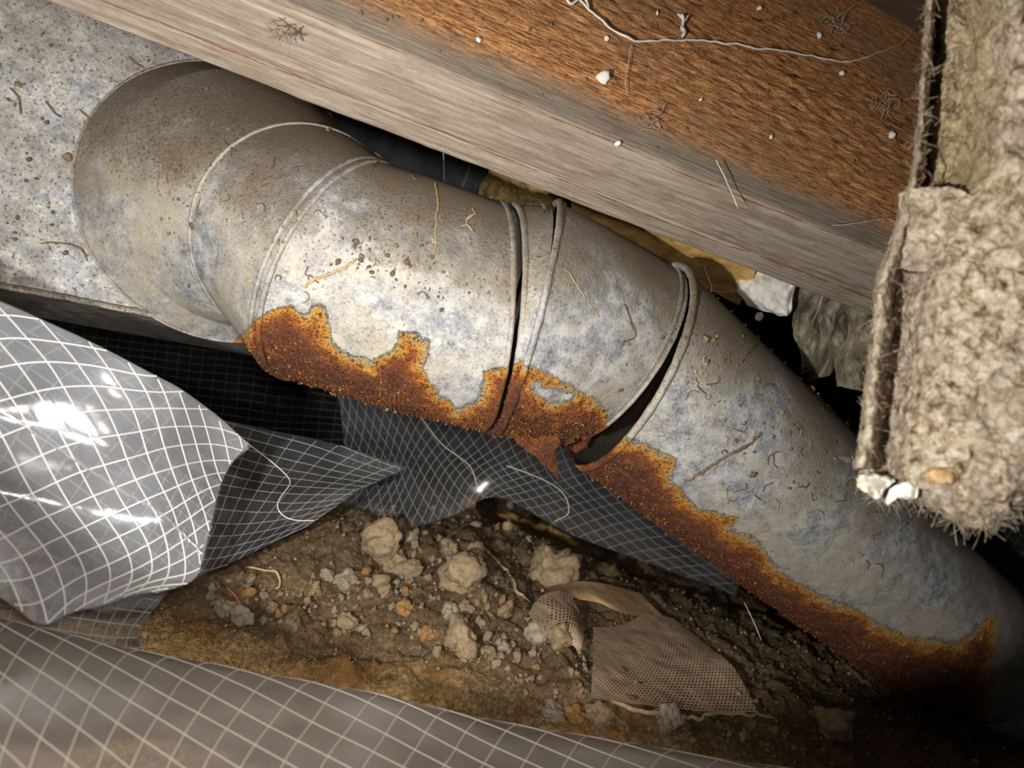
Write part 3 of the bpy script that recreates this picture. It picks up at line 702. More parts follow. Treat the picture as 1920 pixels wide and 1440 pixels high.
netC = [[(610, 640, .92), (700, 700, .92), (800, 730, .92), (900, 760, .91), (1010, 800, .90), (1110, 860, .90), (1230, 930, .91), (1420, 1010, .93)],
        [(640, 780, .90), (712, 800, .90), (790, 815, .885), (880, 835, .87), (975, 862, .86), (1080, 905, .875), (1210, 965, .90), (1400, 1050, .93)],
        [(640, 880, .87), (715, 890, .87), (780, 892, .855), (860, 890, .845), (950, 900, .845), (1065, 945, .86), (1200, 1005, .89), (1390, 1085, .93)],
        [(600, 966, .84), (680, 978, .84), (765, 988, .83), (850, 968, .83), (932, 932, .84), (1050, 990, .86), (1190, 1048, .89), (1380, 1118, .93)]]
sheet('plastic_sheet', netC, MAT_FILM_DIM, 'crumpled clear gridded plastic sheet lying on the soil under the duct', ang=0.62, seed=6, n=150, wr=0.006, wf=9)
netD = [[(-150, 520, 1.05), (150, 540, 1.1), (450, 560, 1.12), (800, 600, 1.15)], [(-150, 660, .95), (150, 680, 1.0), (450, 700, 1.05), (800, 730, 1.08)],
        [(-150, 800, .85), (150, 820, .88), (450, 850, .92), (800, 850, .98)], [(-150, 960, .72), (150, 990, .75), (450, 1000, .8), (760, 985, .86)]]
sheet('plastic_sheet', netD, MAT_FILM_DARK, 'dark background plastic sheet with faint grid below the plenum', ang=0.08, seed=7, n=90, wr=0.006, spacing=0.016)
netE = [[(-320, 1130, .50), (-120, 1165, .50), (60, 1200, .50), (260, 1240, .50), (480, 1285, .50), (700, 1330, .51), (920, 1375, .52), (1150, 1420, .53), (1450, 1475, .55), (1800, 1540, .57)],
        [(-320, 1085, .44), (-120, 1130, .44), (60, 1176, .445), (260, 1222, .45), (480, 1262, .455), (700, 1300, .46), (920, 1350, .47), (1150, 1388, .48), (1450, 1436, .50), (1800, 1475, .52)],
        [(-340, 1180, .39), (-130, 1215, .39), (60, 1262, .395), (260, 1305, .40), (480, 1345, .41), (710, 1385, .42), (930, 1430, .43), (1170, 1470, .44), (1480, 1510, .46), (1830, 1550, .48)],
        [(-360, 1330, .345), (-140, 1365, .345), (60, 1400, .35), (260, 1435, .36), (480, 1470, .37), (720, 1505, .38), (950, 1540, .39), (1200, 1580, .40), (1500, 1630, .42), (1850, 1680, .44)],
        [(-380, 1560, .30), (-150, 1590, .30), (60, 1620, .31), (260, 1650, .32), (480, 1680, .33), (730, 1710, .34), (970, 1740, .35), (1220, 1780, .36), (1520, 1820, .38), (1880, 1870, .40)]]
sheet('plastic_sheet', netE, MAT_FILM_FRONT, 'hazy foreground plastic sheet folded along the bottom of the photo', ang=0.45, seed=8, n=190, wr=0.0025, thr=0.00045, spacing=0.0205)
netF = [[(-260, 1040, .47), (-60, 1050, .49), (100, 1060, .51), (240, 1068, .53), (345, 1080, .54)], [(-260, 1120, .45), (-60, 1125, .46), (100, 1130, .475), (210, 1130, .49), (300, 1128, .50)],
        [(-260, 1200, .43), (-60, 1205, .44), (100, 1205, .455), (190, 1200, .465), (264, 1188, .475)], [(-260, 1290, .42), (-60, 1290, .43), (100, 1285, .44), (190, 1270, .45), (288, 1232, .46)]]
sheet('plastic_sheet', netF, MAT_FILM_DIM, 'small torn clear gridded plastic edge lying on the soil left of the sandy bank', ang=0.2, seed=10, n=80, wr=0.002)
netG = [[(1700, 860, 1.25), (1850, 900, 1.22), (2100, 960, 1.2)], [(1720, 1000, 1.2), (1880, 1040, 1.18), (2100, 1080, 1.15)], [(1750, 1120, 1.15), (1900, 1180, 1.12), (2100, 1240, 1.1)]]
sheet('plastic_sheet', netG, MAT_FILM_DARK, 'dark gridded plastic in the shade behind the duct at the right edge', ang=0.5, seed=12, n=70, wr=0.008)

for net_, pths in ((netC, ([(.05, .22), (.35, .34), (.55, .45), (.8, .5)], [(.45, .55), (.5, .68), (.75, .72), (.95, .70)])), (netB, ([(.05, .5), (.35, .72), (.62, .75), (.9, .98)],))):
    for pth in pths:
        v, f = tube(on_net(net_, pth), 0.0006, 5)
        par_ = [o for o in bpy.data.objects if o.name.startswith('plastic_sheet') and o.get('label', '').startswith('crumpled' if net_ is netC else 'dim clear')][0]
        link('loose_thread', mesh_from('loose_thread', v, f, TH_LIT), par_)
# ------------------------------------------------------------------ hanging fibreglass batt at the right
m = M('dirty_fibreglass', 0.95, 0, 0.1)
n1 = m.noise(28, 6, 0.7); n2 = m.noise(160, 6, 0.7, dist=0.6); n3 = m.noise(600, 4, 0.7)
c = m.ramp(n2, [(0.34, (0.07, 0.04, 0.022)), (0.43, (0.42, 0.31, 0.20)), (0.52, (0.78, 0.64, 0.47)), (0.64, (0.98, 0.91, 0.76))])
c = m.mix(m.ramp(n1, [(0.45, 0.0), (0.62, 0.55)]), c, (0.58, 0.47, 0.38))
yl = m.attr('yellow'); c = m.mix(m.math('MULTIPLY', yl, m.ramp(n2, [(0.3, 0.5), (0.6, 0.9)])), c, m.ramp(n2, [(0.3, (0.30, 0.21, 0.09)), (0.6, (0.72, 0.58, 0.34))]))
nb = m.bump(n2, 1.0, 0.006); nb = m.bump(n3, 0.8, 0.002, nb)
MAT_BATT = m.out(c, normal=nb)
batt = empty('insulation_batt', P(1850, 450, 0.40), 'dirty tan fibreglass insulation batt with torn edge hanging at the right', 'insulation')
XL = [(-160, 1752), (0, 1742), (150, 1733), (250, 1724), (330, 1712), (450, 1676), (520, 1646), (620, 1640), (700, 1626), (780, 1622), (840, 1612), (890, 1605)]
ys = np.linspace(-160, 890, 14)
xl = np.interp(ys, [a for a, b in XL], [b for a, b in XL])
def wool_patch(name, net, n, m_, amp, freq, seed, parent, yellow=None, label=None, jag=0.0, backd=0.05):
    s = np.repeat(np.linspace(0, 1, n), m_); t = np.tile(np.linspace(0, 1, m_), n)
    p = net_eval(net, s, t); dsp = amp*(fbm(p*freq, 5, seed, 0.6)+0.5*np.abs(vn(p*freq*3.1, seed+3)))
    p = p+dsp[:, None]*(-F_)+0.6*amp*fbm(p*freq*1.3+11, 4, seed+1, 0.65)[:, None]*X_+0.6*amp*fbm(p*freq*1.3+31, 4, seed+2, 0.65)[:, None]*Y_
    ya = yellow(s, t) if yellow else np.zeros(len(s))
    c_ = p.mean(0); bk = p+F_*backd; V = np.concatenate([p, bk]); fr = grid_faces(n, m_); N_ = n*m_
    loop = [i for i in range(m_)]+[i*m_+m_-1 for i in range(1, n)]+[(n-1)*m_+i for i in range(m_-2, -1, -1)]+[i*m_ for i in range(n-2, 0, -1)]
    loop = np.array(loop); nx = np.roll(loop, -1)
    F2 = np.concatenate([fr, fr[:, ::-1]+N_, np.stack([loop, loop+N_, nx+N_, nx], 1)])
    o = link(name, mesh_from(name, V, F2, MAT_BATT, attrs={'yellow': np.concatenate([ya, ya])}), parent)
    if label: o['label'] = label
    return p, o
net = []
for y, x0 in zip(ys, xl):
    upper = sstep(380, 330, y); gd = 0.43; wg = 70+30*upper
    net.append([(x0+wg*0.2, y, .470), (x0+wg*0.35, y, .430), (x0+wg*0.7, y, gd), (x0+wg, y, .415-0.004*upper), (x0+wg+45, y, .385), (1900, y, .372), (2000, y, .375), (2150, y, .39), (2350, y, .42)])
# bottom contour rows
for f_, dd in ((0.5, 0.0), (0.85, 0.004), (1.0, 0.02), (0.92, 0.06)):
    bx = [1650, 1640, 1668, 1715, 1775, 1842, 1905, 2000, 2200]; by = [915, 925, 935, 930, 968, 985, 958, 940, 930]; bd = [.46, .43, .42, .41, .385, .372, .375, .39, .42]
    net.append([(x, 890+(y-890)*f_, d+dd) for x, y, d in zip(bx, by, bd)])
def yel(s, t): return sstep(0.42, 0.34, s)*sstep(0.02, 0.12, t)*sstep(0.55, 0.42, t)*0.9+0.35*sstep(0.1, 0.0, np.abs(s-0.36))
pb, _ = wool_patch('batt_wool', net, 330, 180, 0.0042, 60, 5, batt, yel, backd=0.003)
# torn paper lip along the left edge
net = []
for y, x0 in zip(np.linspace(-160, 880, 16), np.interp(np.linspace(-160, 880, 16), [a for a, b in XL], [b for a, b in XL])):
    wv = 5+14*sstep(250, 500, y)
    net.append([(x0+10, y, .475), (x0-1, y, .437), (x0, y, .405), (x0+wv*0.6, y, .398), (x0+wv*1.3, y, .405), (x0+wv*1.8, y, .425)])
pl, _ = wool_patch('facing_lip', net, 330, 40, 0.0016, 110, 15, batt, label='torn papery edge of the batt facing', backd=0.002)
wool_patch('facing_lip', [[(1706, 352, .398), (1760, 350, .396), (1812, 362, .39), (1850, 380, .38)], [(1700, 420, .40), (1745, 425, .395), (1800, 430, .385), (1850, 440, .378)],
                          [(1668, 500, .41), (1730, 510, .41), (1790, 520, .39), (1850, 520, .378)]], 90, 90, 0.0025, 70, 25, batt, label='folded flap of grey facing', backd=0.01)
blob('foam_crumb', [(1606, 896), (1622, 888), (1662, 892), (1678, 902), (1660, 918), (1648, 940), (1628, 926), (1608, 912)], 0.405, 0.015, MAT_FOAMW, 31, 'cream foam lump at the batt lower left corner', parent=batt)
blob('foam_crumb', [(1668, 918), (1690, 905), (1718, 908), (1722, 928), (1708, 938), (1680, 936), (1662, 946)], 0.402, 0.012, MAT_FOAMW, 33, parent=batt)
blob('foam_crumb', [(1735, 890), (1755, 878), (1785, 876), (1802, 890), (1790, 906), (1762, 908), (1742, 902)], 0.378, 0.012, paper_mat('tan_foam', (0.28, 0.16, 0.07), (0.55, 0.36, 0.18), (0.7, 0.52, 0.32), 150), 35, 'orange tan crumb', parent=batt)
parts = []
allp = np.concatenate([pb[rng.integers(0, len(pb), 2600)], pl[rng.integers(0, len(pl), 500)], pb[-180*32:-180*10][rng.integers(0, 180*22, 700)]])
for p0 in allp:
    L_ = rng.uniform(0.003, 0.011); d1 = rng.normal(size=3)*0.6-F_*0.35; d1 /= np.linalg.norm(d1); d2 = rng.normal(size=3)
    tt = np.linspace(0, 1, 5)[:, None]; parts.append(tube(p0+d1*L_*tt+d2*L_*0.22*tt*tt, 0.00016, 3))
v, f = merge(parts)
o = link('loose_fibres', mesh_from('loose_fibres', v, f, MAT_BATT, attrs={'yellow': np.full(len(v), 0.25)}), batt); o['kind'] = 'stuff'

# ------------------------------------------------------------------ clods and crumbs on the soil
def clod_mesh(name, seed, mat, flat=0.75, sub=3, rough=0.33):
    import bmesh
    bm = bmesh.new(); bmesh.ops.create_icosphere(bm, subdivisions=sub, radius=1)
    v = np.array([x.co[:] for x in bm.verts]); f = np.array([[q_.index for q_ in fc_.verts] for fc_ in bm.faces]); bm.free()
    v = v*(1+rough*fbm(v*1.3+seed*9, 4, seed, 0.6))[:, None]*np.array([1, 0.85, flat]); return mesh_from(name, v, f, mat, True)
def clod_mat(name, lo, hi):
    m = M(name, 0.95, 0, 0.1); n = m.noise(2.2, 6, 0.75); n2_ = m.noise(7, 5, 0.72)
    return m.out(m.ramp(m.math('ADD', m.math('MULTIPLY', n, 0.6), m.math('MULTIPLY', n2_, 0.4)), [(0.34, lo), (0.54, hi)]), normal=m.bump(n2_, 0.7, 0.003))
MAT_CL = [clod_mat('tan_clod', (0.15, 0.105, 0.06), (0.42, 0.32, 0.20)), clod_mat('grey_clod', (0.16, 0.13, 0.095), (0.44, 0.37, 0.275)), clod_mat('orange_clod', (0.20, 0.10, 0.045), (0.45, 0.26, 0.11))]
big = [(708, 1022, 36, 0, 'pale tan soil clod with jagged top near the plastic under the duct'), (733, 1056, 20, 0, 'egg shaped tan clod right below the jagged pale clod'),
       (763, 1072, 19, 0, 'ridged little clod between the egg shaped clod and the largest clod'), (838, 1027, 17, 0, 'pointed tan clod above the largest clod, left of a round one'),
       (890, 1030, 14, 0, 'small rounded clod above right of the largest clod'), (866, 1084, 38, 0, 'largest broken tan clod in the middle of the soil'),
       (1034, 1072, 46, 0, 'big rounded brown clod above the perforated fabric'), (858, 1206, 30, 0, 'tall upright tan clod in the centre of the soil'),
       (840, 1152, 16, 1, 'greyish brown clod left of the narrow upright clod'), (866, 1142, 15, 0, 'narrow upright clod above the tall upright clod'),
       (800, 1190, 16, 2, 'ochre clod left of the tall upright clod'), (755, 1142, 15, 2, 'orange brown clod above the ochre clod'), (716, 1108, 15, 0, 'oval tan clod left below the largest clod'),
       (612, 1080, 12, 1, 'whitish little clod, left one of the pair under the dim plastic corner'), (641, 1090, 19, 1, 'grey tan clod, right one of the pair under the dim plastic corner'),
       (446, 1160, 17, 1, 'speckled grey stone at the left end of the crumbs'), (418, 1142, 17, 1, 'dark grey rough stone left above the speckled grey stone'), (646, 1172, 17, 0, 'light tan clod at the front of the middle crumb patch'),
       (1010, 1186, 26, 1, 'whitish grey stone touching the curled fabric flap'), (1046, 1196, 24, 0, 'brown rounded clod tucked under the curled fabric flap'),
       (1076, 1346, 19, 2, 'ochre block shaped clod next to the foreground plastic edge'), (1116, 1352, 24, 0, 'large brown clod next to the foreground plastic edge'), (1032, 1340, 18, 1, 'pale veined stone at the plastic edge below the rusty hollow'),
       (954, 1334, 9, 2, 'small cream pebble at the edge of the foreground plastic'), (1250, 1354, 24, 1, 'grey brown layered clod under the perforated fabric edge'), (1560, 1366, 34, 0, 'big dim clod in the dark soil at lower right')]
for i, (x, y, r, mi, lb) in enumerate(big):
    p = gpt(x, y+r*0.5); d = (p-CAM)@F_; R = r/FPX*d*1.15
    o = link('soil_clod', clod_mesh('soil_clod', 100+i, MAT_CL[mi], 0.95, 4, 0.42)); o.location = tuple(p+np.array([0, R*0.2, R*0.50])); o.scale = (R, R, R*(1.15 if y == 1206 else 0.9))
    o.rotation_euler = (rng.uniform(-.4, .4), rng.uniform(-.4, .4), rng.uniform(0, 6))
    tag(o, lb, 'soil clod')
protos = [clod_mesh('soil_crumb', 200+i, MAT_CL[(0, 1, 0, 0, 1, 0, 2, 1, 0)[i]], 0.8, 2, 0.55) for i in range(9)]
regs = [([(400, 1090), (600, 1080), (720, 1130), (640, 1200), (500, 1180), (380, 1150)], 80), ([(600, 1080), (900, 1060), (1000, 1200), (1050, 1300), (820, 1240), (650, 1180)], 120),
        ([(650, 960), (950, 940), (1000, 1050), (700, 1060)], 30), ([(850, 1180), (1100, 1230), (1100, 1380), (950, 1320)], 40), ([(1100, 1340), (1500, 1350), (1500, 1410), (1150, 1390)], 25)]
cnt = 0
for poly, k in regs:
    pa = np.array(poly, float); lo = pa.min(0); hi = pa.max(0); c_ = 0
    while c_ < k:
        x, y = rng.uniform(lo, hi)
        if not pt_in_poly(np.array([x]), np.array([y]), poly)[0]: continue
        c_ += 1; p = gpt(x, y); d = (p-CAM)@F_; R = float(np.clip(rng.lognormal(1.82, 0.42), 3, 17))/FPX*d
        me_ = protos[int(rng.integers(0, 9))]
        o = link('soil_crumb', me_); o.location = tuple(p+np.array([0, 0, R*0.65])); o.scale = (R, R*rng.uniform(.8, 1.1), R*rng.uniform(.8, 1.2)); o.rotation_euler = tuple(rng.uniform(0, 6, 3))
        tag(o, 'small loose tan soil crumb lying on the dark earth', 'soil crumb', 'loose soil crumbs on the earth floor')
# countless grit as one object
parts = []
ico_v = np.array([[0, 0, 1], [1, 0, 0], [0, 1, 0], [-1, 0, 0], [0, -1, 0], [0, 0, -1]], float); ico_f = np.array([[0, 1, 2], [0, 2, 3], [0, 3, 4], [0, 4, 1], [5, 2, 1], [5, 3, 2], [5, 4, 3], [5, 1, 4]])
gxs = rng.uniform(-0.35, 0.9, 6500); gys = rng.uniform(0.42, 1.1, 6500); gz = ground_h(gxs, gys)
for x, y, z in zip(gxs, gys, gz):
    r = rng.lognormal(-6.75, 0.45); parts.append((ico_v*r*rng.uniform(.6, 1.4, (6, 3))+np.array([x, y, z+r*0.3]), ico_f))
v, f = merge(parts)
grit_mat = plain('grit', (0.27, 0.20, 0.125), 0.95, 60, 0.6, 0.3)
tag(link('soil_grit', mesh_from('soil_grit', v, f, grit_mat, False), bpy.data.objects['floor']), kind='stuff')

# ------------------------------------------------------------------ perforated fabric, strips, twigs on the soil
m = M('perforated_tan_fabric', 0.75, 0, 0.3)
uvn2 = m.n.new('ShaderNodeUVMap'); uvn2.uv_map = 'UVMap'
def vmath(op, a, b):
    nd = m.n.new('ShaderNodeVectorMath'); nd.operation = op; m.set(nd.inputs[0], a); m.set(nd.inputs[1], b); return nd
SP = 0.0048
def hexd(off):
    a = vmath('ADD', uvn2.outputs[0], off); b = vmath('MODULO', a.outputs[0], (SP, SP*1.732, 1)); c2 = vmath('SUBTRACT', b.outputs[0], (SP/2, SP*0.866, 0)); return vmath('LENGTH', c2.outputs[0], (0, 0, 0)).outputs['Value']
hd = m.math('MINIMUM', hexd((10*SP, 17.32*SP, 0)), hexd((10.5*SP, 17.32*SP+0.866*SP, 0)))
hole = m.math('LESS_THAN', hd, SP*0.24)
n = m.noise(60, 5, 0.6); n2 = m.noise(600, 3, 0.6)
c = m.ramp(n, [(0.3, (0.34, 0.235, 0.15)), (0.7, (0.60, 0.45, 0.31))])
dirt = m.ramp(m.noise(25, 5, 0.6), [(0.58, 0.0), (0.66, 1.0)])
hole = m.math('MULTIPLY', hole, m.math('SUBTRACT', 1.0, dirt, clamp=True))
al = m.math('SUBTRACT', 1.0, hole, clamp=True)
m.l.new(al, m.b.inputs['Alpha'])
MAT_PERF = m.out(c, normal=m.bump(n2, 0.5, 0.0008))
m2_ = paper_mat('tan_paper', (0.24, 0.145, 0.075), (0.42, 0.27, 0.14), (0.52, 0.37, 0.22), 40)
def fabric(name, net2, lift, root, label, mat=MAT_PERF, curl=None, n=90, thick=0.0):
    net = []
    for r_, row in enumerate(net2):
        rr = []
        for c_i, q_ in enumerate(row):
            d = ground_hit(q_[0], q_[1]) ; rr.append((q_[0], q_[1], d-lift-(q_[2] if len(q_) > 2 else 0)))
        net.append(rr)
    net = np.array(net); dl = net[..., 2].copy()
    for _ in range(2):                     # relax the depths so the sheet is smooth
        pad = np.pad(dl, 1, mode='edge'); dl = np.minimum(dl, (pad[:-2, 1:-1]+pad[2:, 1:-1]+pad[1:-1, :-2]+pad[1:-1, 2:]+dl)/5)
    net[..., 2] = dl
    s = np.repeat(np.linspace(0, 1, n), n); t = np.tile(np.linspace(0, 1, n), n); p = net_eval(net, s, t)
    g = p.reshape(n, n, 3); W = np.linalg.norm(np.diff(g[n//2], axis=0), axis=1).sum(); H = np.linalg.norm(np.diff(g[:, n//2], axis=0), axis=1).sum()
    p = p+0.0012*fbm(p*40, 3, 61)[:, None]*np.array([0, -1, 0.6])
    o = link(name, mesh_from(name, p, grid_faces(n, n), mat, uv=np.stack([t*W, s*H], -1)), root)
    if label: o['label'] = label
    return o
fab = empty('perforated_fabric', gpt(1250, 1240), 'torn tan perforated fabric scrap with folded top lying on the soil', 'fabric scrap')
fabric('fabric_sheet', [[(1112, 1176), (1165, 1172), (1215, 1150), (1262, 1160)], [(1112, 1220), (1185, 1200), (1255, 1190), (1320, 1206)],
                        [(1110, 1265), (1200, 1255), (1290, 1250), (1375, 1250)], [(1108, 1310), (1208, 1322), (1318, 1334), (1422, 1336)]], 0.019, fab, None)
fabric('fold', [[(1020, 1102), (1075, 1090), (1130, 1094), (1200, 1112)], [(1040, 1110), (1095, 1110), (1150, 1128), (1225, 1138)],
                [(1075, 1122), (1120, 1130), (1170, 1150), (1255, 1166)]], 0.034, fab, 'plain brown folded back strip', m2_)
fabric('flap', [[(990, 1150), (1012, 1120), (1045, 1108), (1072, 1118)], [(1004, 1168), (1040, 1145), (1070, 1142), (1090, 1160)],
                [(1040, 1178), (1062, 1176), (1082, 1182), (1094, 1195)], [(1062, 1196), (1070, 1206), (1080, 1216), (1086, 1232)]], 0.040, fab, 'curled perforated flap')
MAT_TWIG = plain('twig_bark', (0.20, 0.11, 0.055), 0.85, 200, 0.4)
MAT_STRAW = plain('pale_rootlet', (0.42, 0.33, 0.18), 0.85, 200, 0.3)
MAT_AMBER = plain('amber_strip', (0.34, 0.20, 0.07), 0.8, 120, 0.4)
def strand(name, pts, rad, mat, label, cat, lift=0.003, seed=0, ground=True, sides=7, wobble=1.2, group=None, fn=None, n=40):
    q_ = cr(np.array([p[:2] for p in pts], float), np.linspace(0, 1, n))
    if fn: p = np.array([fn(x, y) for x, y in q_])
    elif ground:
        d = np.array([ground_hit(x, y) for x, y in q_]); d = np.convolve(np.pad(d, 4, mode='edge'), np.ones(9)/9, 'valid')-lift; p = P(q_[:, 0], q_[:, 1], d)
    else:
        dd = np.interp(np.linspace(0, 1, n), np.linspace(0, 1, len(pts)), [p[2] for p in pts]); p = P(q_[:, 0], q_[:, 1], dd)
    p = p+wobble*rad*np.stack([fbm(p*90+k, 2, seed) for k in (0, 5, 9)], -1)
    r = rad*(1+0.25*fbm(p*150, 2, seed+3))*np.interp(np.linspace(0, 1, n), [0, .08, .9, 1], [.5, 1, .9, .35])
    v, f = tube(p, r, sides); o = link(name, mesh_from(name, v, f, mat)); return tag(o, label, cat, group)
strand('twig', [(1560, 1222), (1590, 1250), (1618, 1278), (1648, 1305)], 0.0032, MAT_TWIG, 'short brown twig leaning in the dark soil under the pipe', 'twig')
strand('rootlet', [(1690, 1228), (1664, 1262), (1668, 1300), (1684, 1330)], 0.0010, MAT_TWIG, 'thin curved dark rootlet right of the twig', 'root')
strand('rootlet', [(908, 1025), (932, 1052), (955, 1078), (968, 1105), (992, 1128)], 0.0018, MAT_STRAW, 'pale winding rootlet between largest clod and big rounded clod', 'root', lift=0.008)
strand('wood_strip', [(938, 966), (985, 978), (1030, 995), (1085, 1022)], 0.0065, MAT_AMBER, 'amber tan strip running along under the plastic edge', 'wood strip', lift=0.008)
strand('wood_strip', [(945, 985), (975, 1000), (998, 1012)], 0.006, MAT_STRAW, 'short pale splinter below the amber strip', 'wood strip', lift=0.006)
strand('straw', [(462, 1062), (500, 1070), (520, 1075), (524, 1098), (515, 1105)], 0.0012, MAT_STRAW, 'bent dry stalk at the upper left of the soil', 'stalk', lift=0.006)
strand('straw', [(425, 1100), (440, 1115), (448, 1135)], 0.0012, plain('reddish', (0.36, 0.12, 0.06)), 'reddish dry stalk among the left crumbs', 'stalk', lift=0.006)
strand('fabric_cord', [(1150, 1318), (1220, 1338), (1290, 1346), (1360, 1338), (1448, 1346)], 0.0022, MAT_STRAW, 'frayed tan cord along the lower edge of the perforated fabric', 'cord', lift=0.013)

# ------------------------------------------------------------------ cobwebs, flecks on the joist
MAT_WEB = plain('cobweb_white', (0.80, 0.76, 0.70), 0.7, 400, 0.15)
MAT_CHIP = plain('white_chip', (0.85, 0.82, 0.76), 0.6, 300, 0.1)
jf = lambda x, y: joist_pt(x, y, 0.006)
strand('cobweb_strand', [(1052, -10), (1075, 10), (1100, 28), (1130, 60), (1180, 86), (1230, 88), (1290, 84), (1370, 94), (1470, 106), (1540, 120), (1590, 123), (1640, 106), (1682, 90)], 0.0010, MAT_WEB,
       'thick white sagging cobweb strand across the brown joist face', 'cobweb', fn=jf, n=120)
strand('cobweb_strand', [(1682, 90), (1705, 62), (1728, 32)], 0.0003, MAT_WEB, 'thin web thread from the thick strand up to the batt edge', 'cobweb', fn=jf)
strand('cobweb_strand', [(1045, -5), (1062, 18), (1090, 12), (1100, 28)], 0.0012, MAT_WEB, 'knotted white web tuft at the top where the thick strand starts', 'cobweb', fn=jf)
strand('cobweb_strand', [(1268, 38), (1276, 58), (1272, 78)], 0.0018, MAT_WEB, 'short fat white web tuft above the thick strand', 'cobweb', fn=jf)
strand('cobweb_strand', [(1262, 36), (1276, 50), (1284, 40)], 0.0010, MAT_WEB, 'forked white top of the web tuft above the thick strand', 'cobweb', fn=jf)
strand('cobweb_strand', [(1178, 92), (1172, 120), (1165, 160), (1168, 190)], 0.0003, MAT_WEB, 'fine web thread hanging below the left bend of the thick strand', 'cobweb', fn=jf)
strand('cobweb_strand', [(1325, 318), (1345, 360), (1366, 410)], 0.0004, MAT_WEB, 'fine straight thread over the grey joist edge', 'cobweb', fn=lambda x, y: joist_pt(x, y, 0.012))
strand('cobweb_strand', [(1540, 440), (1600, 432), (1642, 425)], 0.0004, MAT_WEB, 'fine thread near the right end of the grey joist edge', 'cobweb', fn=lambda x, y: joist_pt(x, y, 0.012))
webs = [([(1270, 555, .66), (1305, 580, .665), (1328, 565, .67)], 'web thread stretched over the pipe beside the thick bead'), ([(1320, 500, .70), (1334, 540, .70), (1326, 560, .70)], 'web thread below the amber board'),
        ([(1330, 545, .72), (1360, 548, .74), (1385, 545, .78)], 'web thread running to the white torn scrap'), ([(1546, 545, .76), (1536, 575, .77), (1522, 606, .79)], 'pale web thread in front of the wrinkled wrap'),
        ([(1395, 1130, .72), (1410, 1160, .72), (1428, 1200, .72)], 'single web thread in the dark under the pipe'), ([(828, 265, .80), (832, 300, .80), (833, 345, .80)], 'single web thread in the dark gap above the elbow')]
for k, (pt, lb) in enumerate(webs):
    strand('cobweb_thread', pt, 0.00032, MAT_WEB, lb, 'cobweb', ground=False, seed=k, n=16)
chip = clod_mesh('paint_chip', 301, MAT_CHIP, 0.5, 2, 0.35); crumbm = clod_mesh('dirt_speck', 305, MAT_CL[0], 0.7, 2, 0.35)
chips = [(1128, 150, 15, 'largest white chip stuck on the brown joist face'), (896, 78, 7, 'white chip on the joist left of the brown area'), (1135, 76, 6, 'small cream chip above the thick web strand'),
         (1421, 18, 6, 'white fleck near the top of the brown joist face'), (1443, 260, 5, 'tiny white fleck mid brown face'), (1230, 28, 5, 'cream fleck at top left of the short web tuft'), (1311, 190, 5, 'cream fleck left of a dirt crumb on the brown face'),
         (1576, 140, 6, 'cream fleck right below the lowest bend of the thick strand'), (1534, 70, 7, 'tan crumb left of the debris clump near top right'), (1668, 256, 9, 'tan crumb near the batt on the brown face'), (1156, 272, 7, 'pale crumb on the grey band below the largest white chip')]
for x, y, r, lb in chips:
    p = joist_pt(x, y, 0.002); d = (p-CAM)@F_; R = r/FPX*d
    o = link('paint_chip', chip); o.location = tuple(p); o.scale = (R, R, R); o.rotation_euler = tuple(rng.uniform(0, 6, 3)); tag(o, lb, 'chip')
for k in range(60):
    x = rng.uniform(640, 1690); y = rng.uniform(0, 0.415*(x-600)+20); p = joist_pt(x, y, 0.0015); R = rng.uniform(1.2, 3.6)/FPX*0.55
    o = link('dirt_speck', crumbm); o.location = tuple(p); o.scale = (R, R*1.3, R); o.rotation_euler = tuple(rng.uniform(0, 6, 3)); tag(o, 'tiny tan dirt speck clinging to the joist side', 'dirt speck', 'dirt specks on the joist')
# cobwebby debris clump on the joist
for (x0, y0, n_, sprd, lb) in ((1655, 200, 26, 20, 'grey fuzzy web and debris clump on the joist beside the batt'), (1570, 45, 34, 30, 'brown crumbly debris clump high on the brown joist face'), (1215, 230, 26, 22, 'grey dusty fuzz clump on the border of brown and grey wood'), (525, 70, 16, 18, 'dark web clump on the grey joist band above the elbow')):
    parts = []
    for k in range(n_):
        x = x0+rng.normal()*sprd*0.5; y = y0+rng.normal()*sprd*0.5; a = joist_pt(x, y, 0.0015+abs(rng.normal())*0.002); d1 = rng.normal(size=3); d2 = rng.normal(size=3)*0.5
        tt = np.linspace(-1, 1, 6)[:, None]; parts.append(tube(a+d1*0.0035*tt+d2*0.003*tt*tt, rng.uniform(0.0002, 0.0006), 4))
    v, f = merge(parts); tag(link('debris_clump', mesh_from('debris_clump', v, f, MAT_CL[1])), lb, 'debris')

